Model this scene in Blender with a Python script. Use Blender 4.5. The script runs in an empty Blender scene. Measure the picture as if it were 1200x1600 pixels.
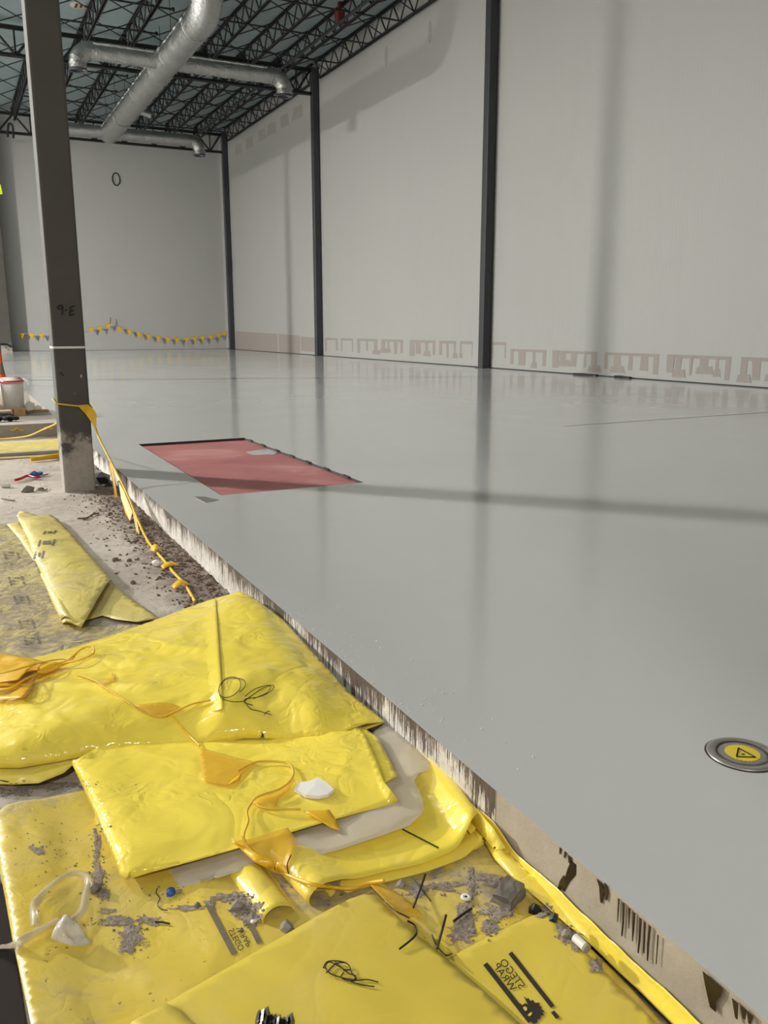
import bpy, bmesh, math, random
import numpy as np
from mathutils import Vector, Matrix, noise
from mathutils.bvhtree import BVHTree
from mathutils.geometry import delaunay_2d_cdt

random.seed(7)
SC = bpy.context.scene
COL = SC.collection

# ------------------------------------------------------------------ camera
EYE, SLAB = 1.31, 0.16                       # eye height above the lower ground, slab top height
PIT, YAW, ROL, FOC = 0.215, 0.465, -0.001, 1314.6
cp, sp = math.cos(PIT), math.sin(PIT)
r0 = Vector((math.cos(YAW), -math.sin(YAW), 0)); FW = Vector((math.sin(YAW)*cp, math.cos(YAW)*cp, -sp)); u0 = r0.cross(FW)
RT = r0*math.cos(ROL) + u0*math.sin(ROL); UP = u0*math.cos(ROL) - r0*math.sin(ROL)
O = Vector((0, 0, EYE))
cam = bpy.data.cameras.new('camera'); cam_o = bpy.data.objects.new('camera', cam); COL.objects.link(cam_o)
m = Matrix((RT, UP, -FW)).transposed().to_4x4(); m.translation = O; cam_o.matrix_world = m
cam.sensor_fit = 'VERTICAL'; cam.sensor_height = 36; cam.lens = 36*FOC/1600; cam.clip_start = 0.02; cam.clip_end = 300
SC.camera = cam_o

# ------------------------------------------------------------------ light
w = bpy.data.worlds.new('world'); SC.world = w; w.use_nodes = True
w.node_tree.nodes['Background'].inputs[0].default_value = (0.9, 0.95, 1, 1)
w.node_tree.nodes['Background'].inputs[1].default_value = 0.02
def lamp(name, loc, power, col, radius):
    l = bpy.data.lights.new(name, 'POINT'); l.energy = power; l.color = col; l.shadow_soft_size = radius
    o = bpy.data.objects.new(name, l); o.location = loc; COL.objects.link(o); return o
def down_lamp(name, loc, power, col, size):                          # a disc lamp shining downward
    l = bpy.data.lights.new(name, 'AREA'); l.shape = 'DISK'; l.size = size; l.energy = power; l.color = col
    o = bpy.data.objects.new(name, l); o.location = loc; COL.objects.link(o); return o
WARM = (1.0, 0.975, 0.935)
lamp('hall_lamp_far_left', (-18.7, 28.3, 10.9), 3000, WARM, 0.5)
down_lamp('high_bay_far_left', (-18.7, 28.3, 10.8), 25500, WARM, 1.2)
for bx, by, pw in ((-6, 14.4, 1050), (-12, 20.7, 700), (-14, 2, 450), (-14, -10, 250), (-4.1, -11, 1500), (-23, 12, 500)):  # unseen fill lamps added; one behind is read from the floor's shadow edge
    down_lamp('down_lamp', (bx, by, 10.6), pw, WARM, .9)
SC.view_settings.view_transform = 'Standard'; SC.view_settings.look = 'None'
SC.view_settings.gamma = 1; SC.view_settings.use_curve_mapping = False
SC.view_settings.exposure = 0.0

# ------------------------------------------------------------------ pixel to place (the photo's frame, 1200 x 1600)
def ray(x, y): return RT*(x-600) + UP*(800-y) + FW*FOC
def at(x, y, z=0.0): v = ray(x, y); return O + v*((z-EYE)/v.z)
def atX(x, y, X): v = ray(x, y); return O + v*(X/v.x)
def atY(x, y, Y): v = ray(x, y); return O + v*(Y/v.y)

# ------------------------------------------------------------------ materials
def lin(c): return tuple(((v/255)/12.92 if v/255 <= .04045 else ((v/255+.055)/1.055)**2.4) for v in c)
class NT:
    def __init__(s, name):
        s.m = bpy.data.materials.new(name); s.m.use_nodes = True; s.t = s.m.node_tree
        s.b = s.t.nodes['Principled BSDF']; s.o = s.t.nodes['Material Output']
    def n(s, typ, **kw):
        nd = s.t.nodes.new(typ)
        for k, v in kw.items(): setattr(nd, k, v)
        return nd
    def l(s, a, b): s.t.links.new(a, b)
    def coord(s, scale=(1, 1, 1), rot=(0, 0, 0), kind='Object'):
        # world-aligned metres: every mesh here is built around the world origin, or uses its own object space
        tc = s.n('ShaderNodeTexCoord'); mp = s.n('ShaderNodeMapping'); mp.inputs['Scale'].default_value = scale; mp.inputs['Rotation'].default_value = rot
        s.l(tc.outputs[kind], mp.inputs[0]); return mp.outputs[0]
    def noise(s, vec, scale, detail=4, rough=.55, dist=0):
        nd = s.n('ShaderNodeTexNoise'); nd.inputs['Scale'].default_value = scale; nd.inputs['Detail'].default_value = detail
        nd.inputs['Roughness'].default_value = rough; nd.inputs['Distortion'].default_value = dist
        s.l(vec, nd.inputs['Vector']); return nd.outputs['Fac']
    def ramp(s, fac, stops):
        nd = s.n('ShaderNodeValToRGB'); e = nd.color_ramp.elements
        while len(e) < len(stops): e.new(.5)
        for i, (p, c) in enumerate(stops):
            e[i].position = p; e[i].color = (*c, 1) if len(c) == 3 else c
        s.l(fac, nd.inputs[0]); return nd.outputs[0]
    def mix(s, fac, a, b):
        nd = s.n('ShaderNodeMix', data_type='RGBA')
        for i, v in ((0, fac), (6, a), (7, b)):
            if hasattr(v, 'node'): s.l(v, nd.inputs[i])
            else: nd.inputs[i].default_value = v if i == 0 else (*v, 1)
        return nd.outputs[2]
    def math(s, op, a, b=0.0, clamp=False):
        nd = s.n('ShaderNodeMath', operation=op, use_clamp=clamp)
        for i, v in ((0, a), (1, b)):
            if hasattr(v, 'node'): s.l(v, nd.inputs[i])
            else: nd.inputs[i].default_value = v
        return nd.outputs[0]
    def range(s, v, a, b, c=0, d=1):
        nd = s.n('ShaderNodeMapRange'); s.l(v, nd.inputs[0])
        for i, q in enumerate((a, b, c, d)): nd.inputs[i+1].default_value = q
        return nd.outputs[0]
    def col(s, c):
        if hasattr(c, 'node'): s.l(c, s.b.inputs['Base Color'])
        else: s.b.inputs['Base Color'].default_value = (*c, 1)
    def set(s, **kw):
        for k, v in kw.items():
            i = s.b.inputs[k.replace('_', ' ')]
            if hasattr(v, 'node'): s.l(v, i)
            else: i.default_value = v
        return s
    def bump(s, h, strength=.3, dist=.01):
        nd = s.n('ShaderNodeBump'); nd.inputs['Strength'].default_value = strength; nd.inputs['Distance'].default_value = dist
        s.l(h, nd.inputs['Height']); s.l(nd.outputs[0], s.b.inputs['Normal'])

def plain(name, rgb, rough=.6, metal=0, var=.12, scale=12, **kw):
    t = NT(name); c = lin(rgb); v = t.coord()
    f = t.noise(v, scale, 4)
    t.col(t.mix(f, tuple(x*(1-var) for x in c), tuple(min(1, x*(1+var)) for x in c)))
    t.set(Roughness=rough, Metallic=metal, **kw); return t.m

def mat_floor():
    t = NT('grey_floor_coating'); v = t.coord()
    f = t.noise(v, .55, 5, .6, .5); g = t.noise(v, 5, 3)
    c = t.mix(f, lin((184, 184, 182)), lin((193, 192, 189)))
    t.col(t.mix(t.math('MULTIPLY', g, .12), c, lin((170, 171, 168))))
    r = t.range(t.noise(v, .5, 3, .6, .5), .3, .75, .09, .15)
    t.set(Roughness=r, IOR=1.5)
    vb = t.coord((1.0, 1.0, 1)); h = t.noise(vb, 1.1, 2, .5)
    h2 = t.noise(vb, 3.5, 1, .5)
    t.bump(t.math('ADD', h, t.math('MULTIPLY', h2, .3)), .02, .02); return t.m

def mat_wall(name, c0, c1, ribs=None):
    t = NT(name); v = t.coord(); f = t.noise(v, .22, 4, .6)
    c = t.mix(f, lin(c0), lin(c1))
    vs = t.coord((1.2, 1.2, .12)); k = t.noise(vs, 2.5, 4, .6)
    c = t.mix(t.range(k, .45, .8, 0, .12), c, tuple(x*.86 for x in lin(c0)))
    t.col(c); t.set(Roughness=.55)
    if ribs:
        wv = t.n('ShaderNodeTexWave', wave_type='BANDS', bands_direction='X' if ribs == 'x' else 'Y')
        wv.inputs['Scale'].default_value = 3.2; t.l(v, wv.inputs[0]); t.bump(wv.outputs['Fac'], .12, .01)
    return t.m

def mat_ground():
    t = NT('dusty_ground'); v = t.coord()
    a = t.noise(v, 1.1, 6, .62, .3); b = t.noise(v, 14, 5, .6); d = t.noise(v, 70, 3, .6)
    c = t.ramp(a, [(.28, lin((150, 137, 124))), (.5, lin((186, 174, 161))), (.72, lin((206, 196, 183)))])
    c = t.mix(t.range(b, .52, .75, 0, .7), c, lin((142, 127, 114)))
    c = t.mix(t.range(d, .62, .75, 0, .6), c, lin((96, 84, 76)))
    tc = t.n('ShaderNodeTexCoord'); sx = t.n('ShaderNodeSeparateXYZ'); t.l(tc.outputs['Object'], sx.inputs[0])
    k = t.math('ADD', t.range(sx.outputs[0], .62, 1.02, -.35, .35), t.math('MULTIPLY', t.noise(v, 9, 5, .65), 1.0))      # a spill of brown dirt along the slab
    k = t.math('MULTIPLY', t.range(k, .45, .75, 0, .85), t.range(sx.outputs[1], 3.0, 3.6, 0, 1))
    c = t.mix(k, c, t.mix(d, lin((84, 70, 60)), lin((136, 120, 106))))
    t.col(c); t.set(Roughness=.95)
    t.bump(t.math('ADD', b, t.math('MULTIPLY', d, .5)), .6, .012); return t.m

def mat_slab_edge():
    t = NT('slab_edge_concrete'); tc = t.n('ShaderNodeTexCoord'); sx = t.n('ShaderNodeSeparateXYZ'); t.l(tc.outputs['Object'], sx.inputs[0])
    depth = t.range(sx.outputs[2], SLAB, 0, 0, 1)
    cv = t.n('ShaderNodeCombineXYZ'); t.l(t.math('MULTIPLY', sx.outputs[1], 1.0), cv.inputs[0]); t.l(t.math('MULTIPLY', sx.outputs[2], .05), cv.inputs[1])
    big = t.noise(cv.outputs[0], 3.5, 3, .6); fine = t.noise(cv.outputs[0], 120, 4, .75)
    reach = t.math('ADD', t.math('MULTIPLY', t.range(big, .36, .62, 0, 1), .7), t.math('MULTIPLY', t.range(fine, .42, .66, 0, 1), .95))      # how far a drip runs here
    mask = t.range(t.math('SUBTRACT', t.math('SUBTRACT', reach, .34), depth), 0, .06, 0, .95)
    cv2 = t.coord(); g = t.noise(cv2, 22, 5, .65); blot = t.noise(cv2, 6, 5, .6)
    far = t.ramp(blot, [(.3, lin((198, 190, 180))), (.6, lin((226, 220, 211)))])
    far = t.mix(t.range(g, .58, .74, 0, .75), far, lin((120, 100, 84)))
    far = t.mix(mask, far, t.mix(t.range(fine, .35, .65, 0, 1), lin((40, 27, 19)), lin((96, 74, 54))))
    near = t.ramp(blot, [(.3, lin((158, 147, 130))), (.7, lin((176, 165, 147)))])
    near = t.mix(t.range(g, .68, .72, 0, .5), near, lin((92, 76, 60)))
    side = t.range(sx.outputs[1], 1.60, 1.61, 0, 1)
    t.col(t.mix(side, near, far)); t.set(Roughness=.8); t.bump(g, .5, .006); return t.m

def mat_sheet(name, dust=.3, rough=.22, tint=(246, 216, 40), dirt=.0, crinkle=.25, cs=5):
    t = NT(name); v = t.coord()
    a = t.noise(v, 3.2, 5, .6, .6); b = t.noise(v, 26, 5, .65)
    base = t.mix(t.noise(v, 2, 3), lin(tint), lin((tint[0]-10, tint[1]-14, max(tint[2]-8, 0))))
    dm = t.range(a, .62-.4*dust, .95-.32*dust, 0, min(1, .25+dust))
    c = t.mix(dm, base, lin((206, 190, 130)))
    rr = t.math('ADD', t.math('MULTIPLY', dm, .16), rough)
    if dirt > 0:
        am = t.noise(v, 1.9, 6, .68, .8)
        k = t.math('MULTIPLY', t.range(am, .60-.22*dirt, .68-.12*dirt, 0, 1), t.range(b, .35, .6, .25, 1))
        c = t.mix(k, c, t.mix(b, lin((120, 106, 92)), lin((168, 154, 136))))
        rr = t.math('ADD', rr, t.math('MULTIPLY', k, .5))
        sp_ = t.noise(v, 60, 2, .5); c = t.mix(t.range(sp_, .70, .74, 0, .8), c, lin((104, 90, 76)))
    t.col(c); t.set(Roughness=rr, IOR=1.5)
    h = t.math('ABSOLUTE', t.math('SUBTRACT', t.noise(v, cs, 2, .45, 1.0), .5)); h2 = t.math('ABSOLUTE', t.math('SUBTRACT', t.noise(v, cs*4, 2, .5, .8), .5))
    h = t.math('ADD', h, t.math('MULTIPLY', t.math('MULTIPLY', h2, .3), t.range(t.noise(v, 3.3, 2), .46, .56, 0, 1.3)))
    t.bump(h, crinkle, .05); return t.m

M = {}
M['floor'] = mat_floor()
M['wall_r'] = mat_wall('white_panel_wall', (157, 156, 152), (164, 163, 159), 'y')
M['wall_b'] = mat_wall('white_ribbed_wall', (166, 165, 161), (174, 173, 169), 'x')
M['ground'] = mat_ground()
M['edge'] = mat_slab_edge()
M['bare_concrete'] = plain('bare_dusty_concrete', (168, 158, 147), .9, var=.25, scale=5)
M['deck'] = plain('roof_deck', (130, 144, 145), .6, var=.1, scale=3)
M['black_steel'] = plain('black_steel', (22, 23, 24), .5, var=.2, scale=3)
M['dark_column'] = plain('charcoal_column_paint', (52, 54, 57), .42, var=.12, scale=3)
def mat_primer():
    t = NT('grey_primer_with_dust'); v = t.coord(); tc = t.n('ShaderNodeTexCoord'); sx = t.n('ShaderNodeSeparateXYZ'); t.l(tc.outputs['Object'], sx.inputs[0])
    f = t.noise(v, 3, 4); c = t.mix(f, lin((72, 68, 63)), lin((84, 80, 74)))
    n = t.noise(v, 6, 6, .7); k = t.math('ADD', n, t.range(sx.outputs[2], 0.05, .75, .38, -.22))
    c = t.mix(t.range(k, .52, .66, 0, .9), c, t.mix(t.noise(v, 30, 4), lin((150, 142, 132)), lin((188, 179, 168))))
    t.col(c); t.set(Roughness=.7); return t.m
M['primer'] = mat_primer()
def mat_foil():
    t = NT('silver_duct_foil'); v = t.coord(); f = t.noise(v, 2.5, 3)
    t.col(t.mix(f, lin((158, 158, 156)), lin((184, 184, 181)))); t.set(Roughness=.27, Metallic=.92)
    t.bump(t.noise(t.coord((1, 1, 1)), 9, 4, .65, 1.2), .5, .06); return t.m
M['foil'] = mat_foil()
M['collar'] = plain('blue_grey_collar', (74, 78, 90), .5)
M['foil_bright'] = plain('bright_foil_tape', (226, 226, 224), .2, .9)
def mat_red():
    t = NT('red_primer_floor'); v = t.coord(); a = t.noise(v, 1.6, 5, .6, .6)
    c = t.ramp(a, [(.3, lin((158, 96, 95))), (.55, lin((176, 110, 107))), (.75, lin((196, 150, 143)))])
    t.col(c); t.set(Roughness=.55); t.bump(t.noise(v, 20, 4), .2, .004); return t.m
M['red'] = mat_red()
M['dark_lip'] = plain('dark_pit_edge', (58, 46, 44), .7, var=.3, scale=8)
M['yellow_new'] = mat_sheet('glossy_yellow_film', .16, .15, (253, 230, 90), 0, .42, 4)
M['yellow_mid'] = mat_sheet('folded_yellow_film', .35, .2, (252, 228, 84), 0, .3, 3.5)
M['yellow_flat'] = mat_sheet('flat_yellow_film', .35, .34, (222, 199, 80), .0, .12, 3)
M['yellow_dusty'] = mat_sheet('dusty_yellow_film', .45, .34, (226, 200, 80), .36, .2, 5)
M['yellow_old'] = mat_sheet('worn_yellow_film', 1.0, .6, (226, 208, 110), 1.25, .4, 9)
M['yellow_far'] = mat_sheet('pale_yellow_film', .7, .33, (236, 218, 118), 0.1, .25, 6)
M['orange'] = plain('orange_film', (252, 196, 48), .3, var=.1, Alpha=.92)
M['orange_clear'] = plain('pale_orange_film', (252, 204, 66), .3, var=.08, Alpha=.5)
M['pennant'] = plain('yellow_pennant_vinyl', (224, 176, 28), .4, var=.15)
M['rope'] = plain('yellow_rope', (222, 184, 56), .7, var=.2, scale=80)
M['film'] = plain('cloudy_clear_film', (232, 220, 200), .22, var=.08, Alpha=.5)
M['clear'] = plain('crinkled_clear_film', (236, 230, 222), .12, var=.2, scale=60, Alpha=.5)
M['tape_clear'] = plain('clear_tape', (214, 200, 172), .2, var=.1, Alpha=.45)
M['wire'] = plain('dark_tie_wire', (66, 56, 34), .5, .3)
M['black'] = plain('black_plastic', (28, 26, 26), .35, var=.25, scale=40)
M['black_gloss'] = plain('crinkled_black_plastic', (44, 41, 39), .3, var=.5, scale=90)
M['shade_brown'] = plain('dark_brown_shade', (30, 17, 8), .9, var=.3, scale=9)  # stands for the shade under the rolled sheet edge
def mat_worn_ink():
    t = NT('dusty_worn_print'); v = t.coord(); t.col(lin((112, 102, 84))); t.set(Roughness=.8, Alpha=t.range(t.noise(v, 40, 4, .7), .42, .56, 0, .85)); return t.m
M['ink_worn'] = mat_worn_ink()
M['ink'] = plain('black_print', (52, 44, 38), .5, var=.25, scale=50)
M['ink_pale'] = plain('worn_print', (116, 104, 86), .7, var=.25, scale=50)
M['marker'] = plain('black_marker', (22, 20, 20), .6)
M['white'] = plain('white_plastic', (226, 222, 214), .45)
M['white_chip'] = plain('white_chip', (240, 234, 226), .7, var=.06, scale=30)
M['drip'] = plain('dark_brown_drip', (40, 26, 18), .3, var=.2, scale=60)
M['stone'] = plain('grey_rubble', (150, 138, 126), .95, var=.35, scale=60)
M['dirt'] = plain('grey_dirt', (138, 125, 113), .97, var=.35, scale=90)
def mat_dirt():
    t = NT('fine_grey_dirt'); v = t.coord(); a = t.noise(v, 90, 4, .7); b = t.noise(v, 26, 5, .72)
    t.col(t.mix(t.range(a, .3, .7, 0, 1), lin((108, 95, 86)), lin((178, 163, 148)))); t.set(Roughness=.97, Alpha=t.range(t.math('SUBTRACT', t.math('ADD', b, t.math('MULTIPLY', t.noise(v, 130, 3, .6), .35)), t.math('MULTIPLY', t.n('ShaderNodeAttribute', attribute_name='spread').outputs['Fac'], .42)), .30, .40, 0, 1)); t.bump(a, .9, .006); return t.m
M['dirt_fine'] = mat_dirt()
M['dark_stone'] = plain('dark_wet_stone', (116, 110, 100), .6, var=.5, scale=50)
M['brown_stone'] = plain('brown_rubble', (118, 101, 88), .95, var=.4, scale=60)
M['blue'] = plain('blue_plastic', (52, 96, 172), .35)
M['red_plastic'] = plain('red_plastic', (196, 42, 62), .4)
M['dark_red'] = plain('dark_red_paint', (112, 40, 40), .6)
M['cone'] = plain('orange_cone', (214, 76, 26), .45)
M['cone_band'] = plain('brown_grey_band', (112, 92, 72), .6)
M['wood'] = plain('pallet_wood', (198, 160, 112), .75, var=.3, scale=20)
M['pail_wrap'] = plain('stretch_wrap', (226, 220, 216), .12, var=.06, scale=14, Alpha=.35)
M['patch'] = plain('bare_wall_patch', (145, 137, 130), .7, var=.06)
M['patch_faint'] = plain('faint_wall_patch', (147, 143, 138), .7, var=.06)
M['lime'] = plain('lime_sign', (206, 224, 40), .5)
M['steel'] = NT('scuffed_steel_ring').set(Metallic=.85, Roughness=.3).m
def mat_steel():
    t = NT('scuffed_steel'); v = t.coord(); f = t.noise(v, 30, 5, .65)
    t.col(t.mix(f, lin((132, 126, 120)), lin((186, 180, 172)))); t.set(Metallic=.55, Roughness=.34); t.bump(f, .2, .003); return t.m
M['steel'] = mat_steel()
M['sticker'] = plain('yellow_sticker', (224, 198, 52), .5)

# ------------------------------------------------------------------ mesh helpers
class MB:
    def __init__(s): s.v = []; s.f = []; s.s = []
    def add(s, vs, fs, smooth=False):
        k = len(s.v); s.v += [tuple(v) for v in vs]; s.f += [tuple(i+k for i in f) for f in fs]; s.s += [smooth]*len(fs); return s
    def box(s, x0, x1, y0, y1, z0, z1):
        return s.add([(x0,y0,z0),(x1,y0,z0),(x1,y1,z0),(x0,y1,z0),(x0,y0,z1),(x1,y0,z1),(x1,y1,z1),(x0,y1,z1)],
                     [(0,3,2,1),(4,5,6,7),(0,1,5,4),(1,2,6,5),(2,3,7,6),(3,0,4,7)])
    def column(s, x0, x1, y0, y1, z0, z1, r=.02, seg=3):          # square tube with rounded corners
        pts = []
        for cx, cy, a0 in ((x1-r, y1-r, 0), (x0+r, y1-r, 90), (x0+r, y0+r, 180), (x1-r, y0+r, 270)):
            for k in range(seg+1):
                a = math.radians(a0+90*k/seg); pts.append((cx+r*math.cos(a), cy+r*math.sin(a)))
        n = len(pts)
        return s.add([(x, y, z) for z in (z0, z1) for x, y in pts], [(i, (i+1) % n, n+(i+1) % n, n+i) for i in range(n)] + [tuple(range(n, 2*n))])
    def tube(s, pts, r, n=8, cap=True, rfun=None, smooth=True):
        pts = [Vector(p) for p in pts]; vs = []; up = Vector((0, 0, 1))
        t0 = (pts[1]-pts[0]).normalized()
        a = t0.orthogonal().normalized() if abs(t0.dot(up)) > .95 else t0.cross(up).normalized()
        for i, p in enumerate(pts):
            t = (pts[min(i+1, len(pts)-1)]-pts[max(i-1, 0)]).normalized()
            a = (a - t*a.dot(t)).normalized(); b = t.cross(a); rr = rfun(i/(len(pts)-1))*r if rfun else r
            for k in range(n):
                an = 2*math.pi*k/n; vs.append(p + (a*math.cos(an)+b*math.sin(an))*rr)
        fs = [(i*n+k, i*n+(k+1) % n, (i+1)*n+(k+1) % n, (i+1)*n+k) for i in range(len(pts)-1) for k in range(n)]
        s.add(vs, fs, smooth)
        if cap: s.add(vs[:n], [tuple(reversed(range(n)))]); s.add(vs[-n:], [tuple(range(n))])
        return s
    def lathe(s, prof, n=32, c=(0, 0, 0), smooth=True):
        vs = [(c[0]+r*math.cos(2*math.pi*k/n), c[1]+r*math.sin(2*math.pi*k/n), c[2]+z) for r, z in prof for k in range(n)]
        fs = [(i*n+k, i*n+(k+1) % n, (i+1)*n+(k+1) % n, (i+1)*n+k) for i in range(len(prof)-1) for k in range(n)]
        return s.add(vs, fs, smooth)
    def slab(s, top, th):                                        # closed prism: polygon of 3-D points, th downward (or a Vector)
        n = len(top); d = Vector((0, 0, -th)) if not isinstance(th, Vector) else th
        vs = [Vector(p) for p in top]; vs += [p+d for p in vs]
        return s.add(vs, [tuple(range(n)), tuple(reversed(range(n, 2*n)))] + [(i, n+i, n+(i+1) % n, (i+1) % n) for i in range(n)])
    def stone(s, c, r, sq=(1, 1, 1), seed=0):
        rnd = random.Random(seed); bm = bmesh.new(); bmesh.ops.create_icosphere(bm, subdivisions=1, radius=1)
        vs = []
        for v in bm.verts:
            k = r*(.72+.5*rnd.random()); vs.append((c[0]+v.co.x*k*sq[0], c[1]+v.co.y*k*sq[1], c[2]+v.co.z*k*sq[2]))
        fs = [[v.index for v in f.verts] for f in bm.faces]; bm.free(); return s.add(vs, fs)
    def mesh(s, name, mat):
        me = bpy.data.meshes.new(name); me.from_pydata(s.v, [], s.f); me.update()
        for p, k in zip(me.polygons, s.s): p.use_smooth = k
        bm = bmesh.new(); bm.from_mesh(me); bmesh.ops.recalc_face_normals(bm, faces=bm.faces); bm.to_mesh(me); bm.free()
        for q in (mat if isinstance(mat, (list, tuple)) else [mat]): me.materials.append(q)
        return me
    def build(s, name, mat, parent=None): return link(name, s.mesh(name, mat), parent)
def link(name, me, parent=None):
    o = bpy.data.objects.new(name, me); COL.objects.link(o)
    if parent is not None: o.parent = parent; o.matrix_parent_inverse = Matrix.Translation(-Vector(parent.location)) if parent.type == 'EMPTY' else Matrix()
    return o
def tag(o, label=None, cat=None, group=None, kind=None):
    if label: o['label'] = label
    if cat: o['category'] = cat
    if group: o['group'] = group
    if kind: o['kind'] = kind
    return o
def thing(name, loc, label, cat, group=None):                    # an Empty at the thing's base; its parts keep world coordinates
    o = bpy.data.objects.new(name, None); o.location = loc; o.empty_display_size = .1; COL.objects.link(o)
    return tag(o, label, cat, group)
def copy_part(src, parent, mat=None):
    c = src.copy(); COL.objects.link(c)
    if parent is not None: c.parent = parent; c.matrix_parent_inverse = Matrix.Translation(-Vector(parent.location)) if parent.type == 'EMPTY' else Matrix()
    if mat is not None: c.matrix_basis = mat
    return c
def smooth_line(pts, k=6):
    P = [Vector(p) for p in pts]; out = []
    for i in range(len(P)-1):
        a, b, c, d = P[max(i-1, 0)], P[i], P[i+1], P[min(i+2, len(P)-1)]
        for j in range(k):
            t = j/k; out.append(.5*((2*b)+(c-a)*t+(2*a-5*b+4*c-d)*t*t+(3*b-a-3*c+d)*t**3))
    return out+[P[-1]]

# =================================================================== SETTING
WX, BY, DECK = 14.1, 48.4, 11.68
PX0, PX1, PY0, PY1, PD = 1.585, 2.70, 5.72, 8.735, .024           # the red recess
EX = 1.124                                                       # slab edge

xs = [EX, PX0, PX1, WX+.3]; ys = [-3.2, PY0, PY1, 11.24, BY+.3]
mb = MB()
for i in range(3):
    for j in range(4):
        if (i, j) == (1, 1): continue
        mb.add([(xs[i], ys[j], SLAB), (xs[i+1], ys[j], SLAB), (xs[i+1], ys[j+1], SLAB), (xs[i], ys[j+1], SLAB)], [(0, 1, 2, 3)])
floor = tag(mb.build('floor', M['floor']), kind='structure')
# far inner sides and bottom of the recess
mb = MB().add([(PX0, PY0, SLAB-PD), (PX1, PY0, SLAB-PD), (PX1, PY1, SLAB-PD), (PX0, PY1, SLAB-PD)], [(0, 1, 2, 3)])
mb.build('recess_bottom', M['red'], floor)['label'] = 'dull red primed rectangle sunk into the grey floor'
mb = MB()
ring = [(PX0, PY0), (PX1, PY0), (PX1, PY1), (PX0, PY1)]
for k in range(4):
    a, b = ring[k], ring[(k+1) % 4]
    mb.add([(*a, SLAB-PD), (*b, SLAB-PD), (*b, SLAB), (*a, SLAB)], [(0, 1, 2, 3)])
mb.build('recess_lip', M['dark_lip'], floor)
a, b = at(880, 666, SLAB), at(1290, 638, SLAB); n_ = Vector((-(b-a).y, (b-a).x, 0)).normalized()*.012
MB().slab([a-n_+Vector((0, 0, .0015)), b-n_+Vector((0, 0, .0015)), b+n_+Vector((0, 0, .0015)), a+n_+Vector((0, 0, .0015))], .001).build('floor_joint', M['patch'], floor)
# ragged crumbs of coating along the recess lip
for k in range(7):
    y = PY0+.25+k*.41; w_ = .02+.02*random.random()
    MB().slab([(PX1-w_, y, SLAB+.002), (PX1+.012, y+.02, SLAB+.002), (PX1+.012, y+.16, SLAB+.002), (PX1-w_*.6, y+.13, SLAB+.002)], .006).build('coating_chip', M['dark_lip'], floor)
q = [at(x, y, SLAB-PD+.003) for x, y in ((384, 706), (414, 701), (438, 705), (430, 710), (396, 711))]
MB().slab(q, .002).build('grey_smear', M['floor'], floor)['label'] = 'pale grey smear on the red recess'
# slab edge face
mb = MB()
yy = [-3.2]+[i*.25 for i in range(-12, 45)]+[11.24]
for a, b in zip(yy[:-1], yy[1:]): mb.add([(EX, a, -.05), (EX, b, -.05), (EX, b, SLAB), (EX, a, SLAB)], [(0, 1, 2, 3)])
tag(mb.build('floor_edge', M['edge']), kind='structure')
# bare slab that goes on to the left beyond the trench
mb = MB()
mb.add([(-30, 11.24, SLAB), (EX, 11.24, SLAB), (EX, 17.3, SLAB), (-30, 17.3, SLAB)], [(0, 1, 2, 3)])
mb.add([(-30, 11.24, -.05), (EX, 11.24, -.05), (EX, 11.24, SLAB), (-30, 11.24, SLAB)], [(0, 1, 2, 3)])
tag(mb.build('floor_bare_concrete', M['bare_concrete']), kind='structure')
tag(MB().add([(-30, 17.3, SLAB), (EX, 17.3, SLAB), (EX, BY+.3, SLAB), (-30, BY+.3, SLAB)], [(0, 1, 2, 3)]).build('floor_left', M['floor']), kind='structure')
# lower ground
def gz(x, y):
    n = noise.fractal(Vector((x*7, y*7, 3.1)), 1, 2, 4)
    e = max(0, min(1, (x-.78)/.3)) * (1 if y > 3.2 else .0)
    rub = noise.fractal(Vector((x*22, y*22, 9)), 1, 2, 4)
    return n*.004 + e*(.012+rub*.016) - .004
gx = [-30, -6, -1.6]+[-1.5+i*.035 for i in range(76)]+[EX+.0]
gy = [-3.2, 1.9]+[2.0+i*.035 for i in range(265)]+[11.3]
nx = len(gx)
tag(MB().add([(x, y, gz(x, y) if (x > -1.55 and y > 1.95) else -.004) for y in gy for x in gx],
             [(j*nx+i, j*nx+i+1, (j+1)*nx+i+1, (j+1)*nx+i) for j in range(len(gy)-1) for i in range(nx-1)], True).build('floor_lower_ground', M['ground']), kind='structure')

wall_r = tag(MB().add([(WX, -3.2, -.1), (WX, BY+.2, -.1), (WX, BY+.2, DECK+.2), (WX, -3.2, DECK+.2)], [(0, 1, 2, 3)]).build('wall_right', M['wall_r']), kind='structure')
wall_b = tag(MB().add([(-30, BY, -.1), (WX+.1, BY, -.1), (WX+.1, BY, DECK+.2), (-30, BY, DECK+.2)], [(0, 1, 2, 3)]).build('wall_back', M['wall_b']), kind='structure')
tag(MB().add([(-30, -26, -.1), (-30, BY, -.1), (-30, BY, DECK+.2), (-30, -26, DECK+.2)], [(0, 1, 2, 3)]).build('wall_left', M['wall_b']), kind='structure')
tag(MB().add([(-30, -26, -.1), (WX, -26, -.1), (WX, -26, DECK+.2), (-30, -26, DECK+.2)], [(0, 1, 2, 3)]).build('wall_rear', M['wall_b']), kind='structure')
tag(MB().box(-.3, WX+.1, -3.4, -3.2, -.1, DECK).build('wall_light_block', M['wall_b']), kind='structure')  # unseen wall added to cut the rear lamp's light across the floor
tag(MB().add([(-30, -26, -.006), (WX, -26, -.006), (WX, -3.2, -.006), (-30, -3.2, -.006)], [(0, 1, 2, 3)]).build('floor_rear', M['bare_concrete']), kind='structure')
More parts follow.
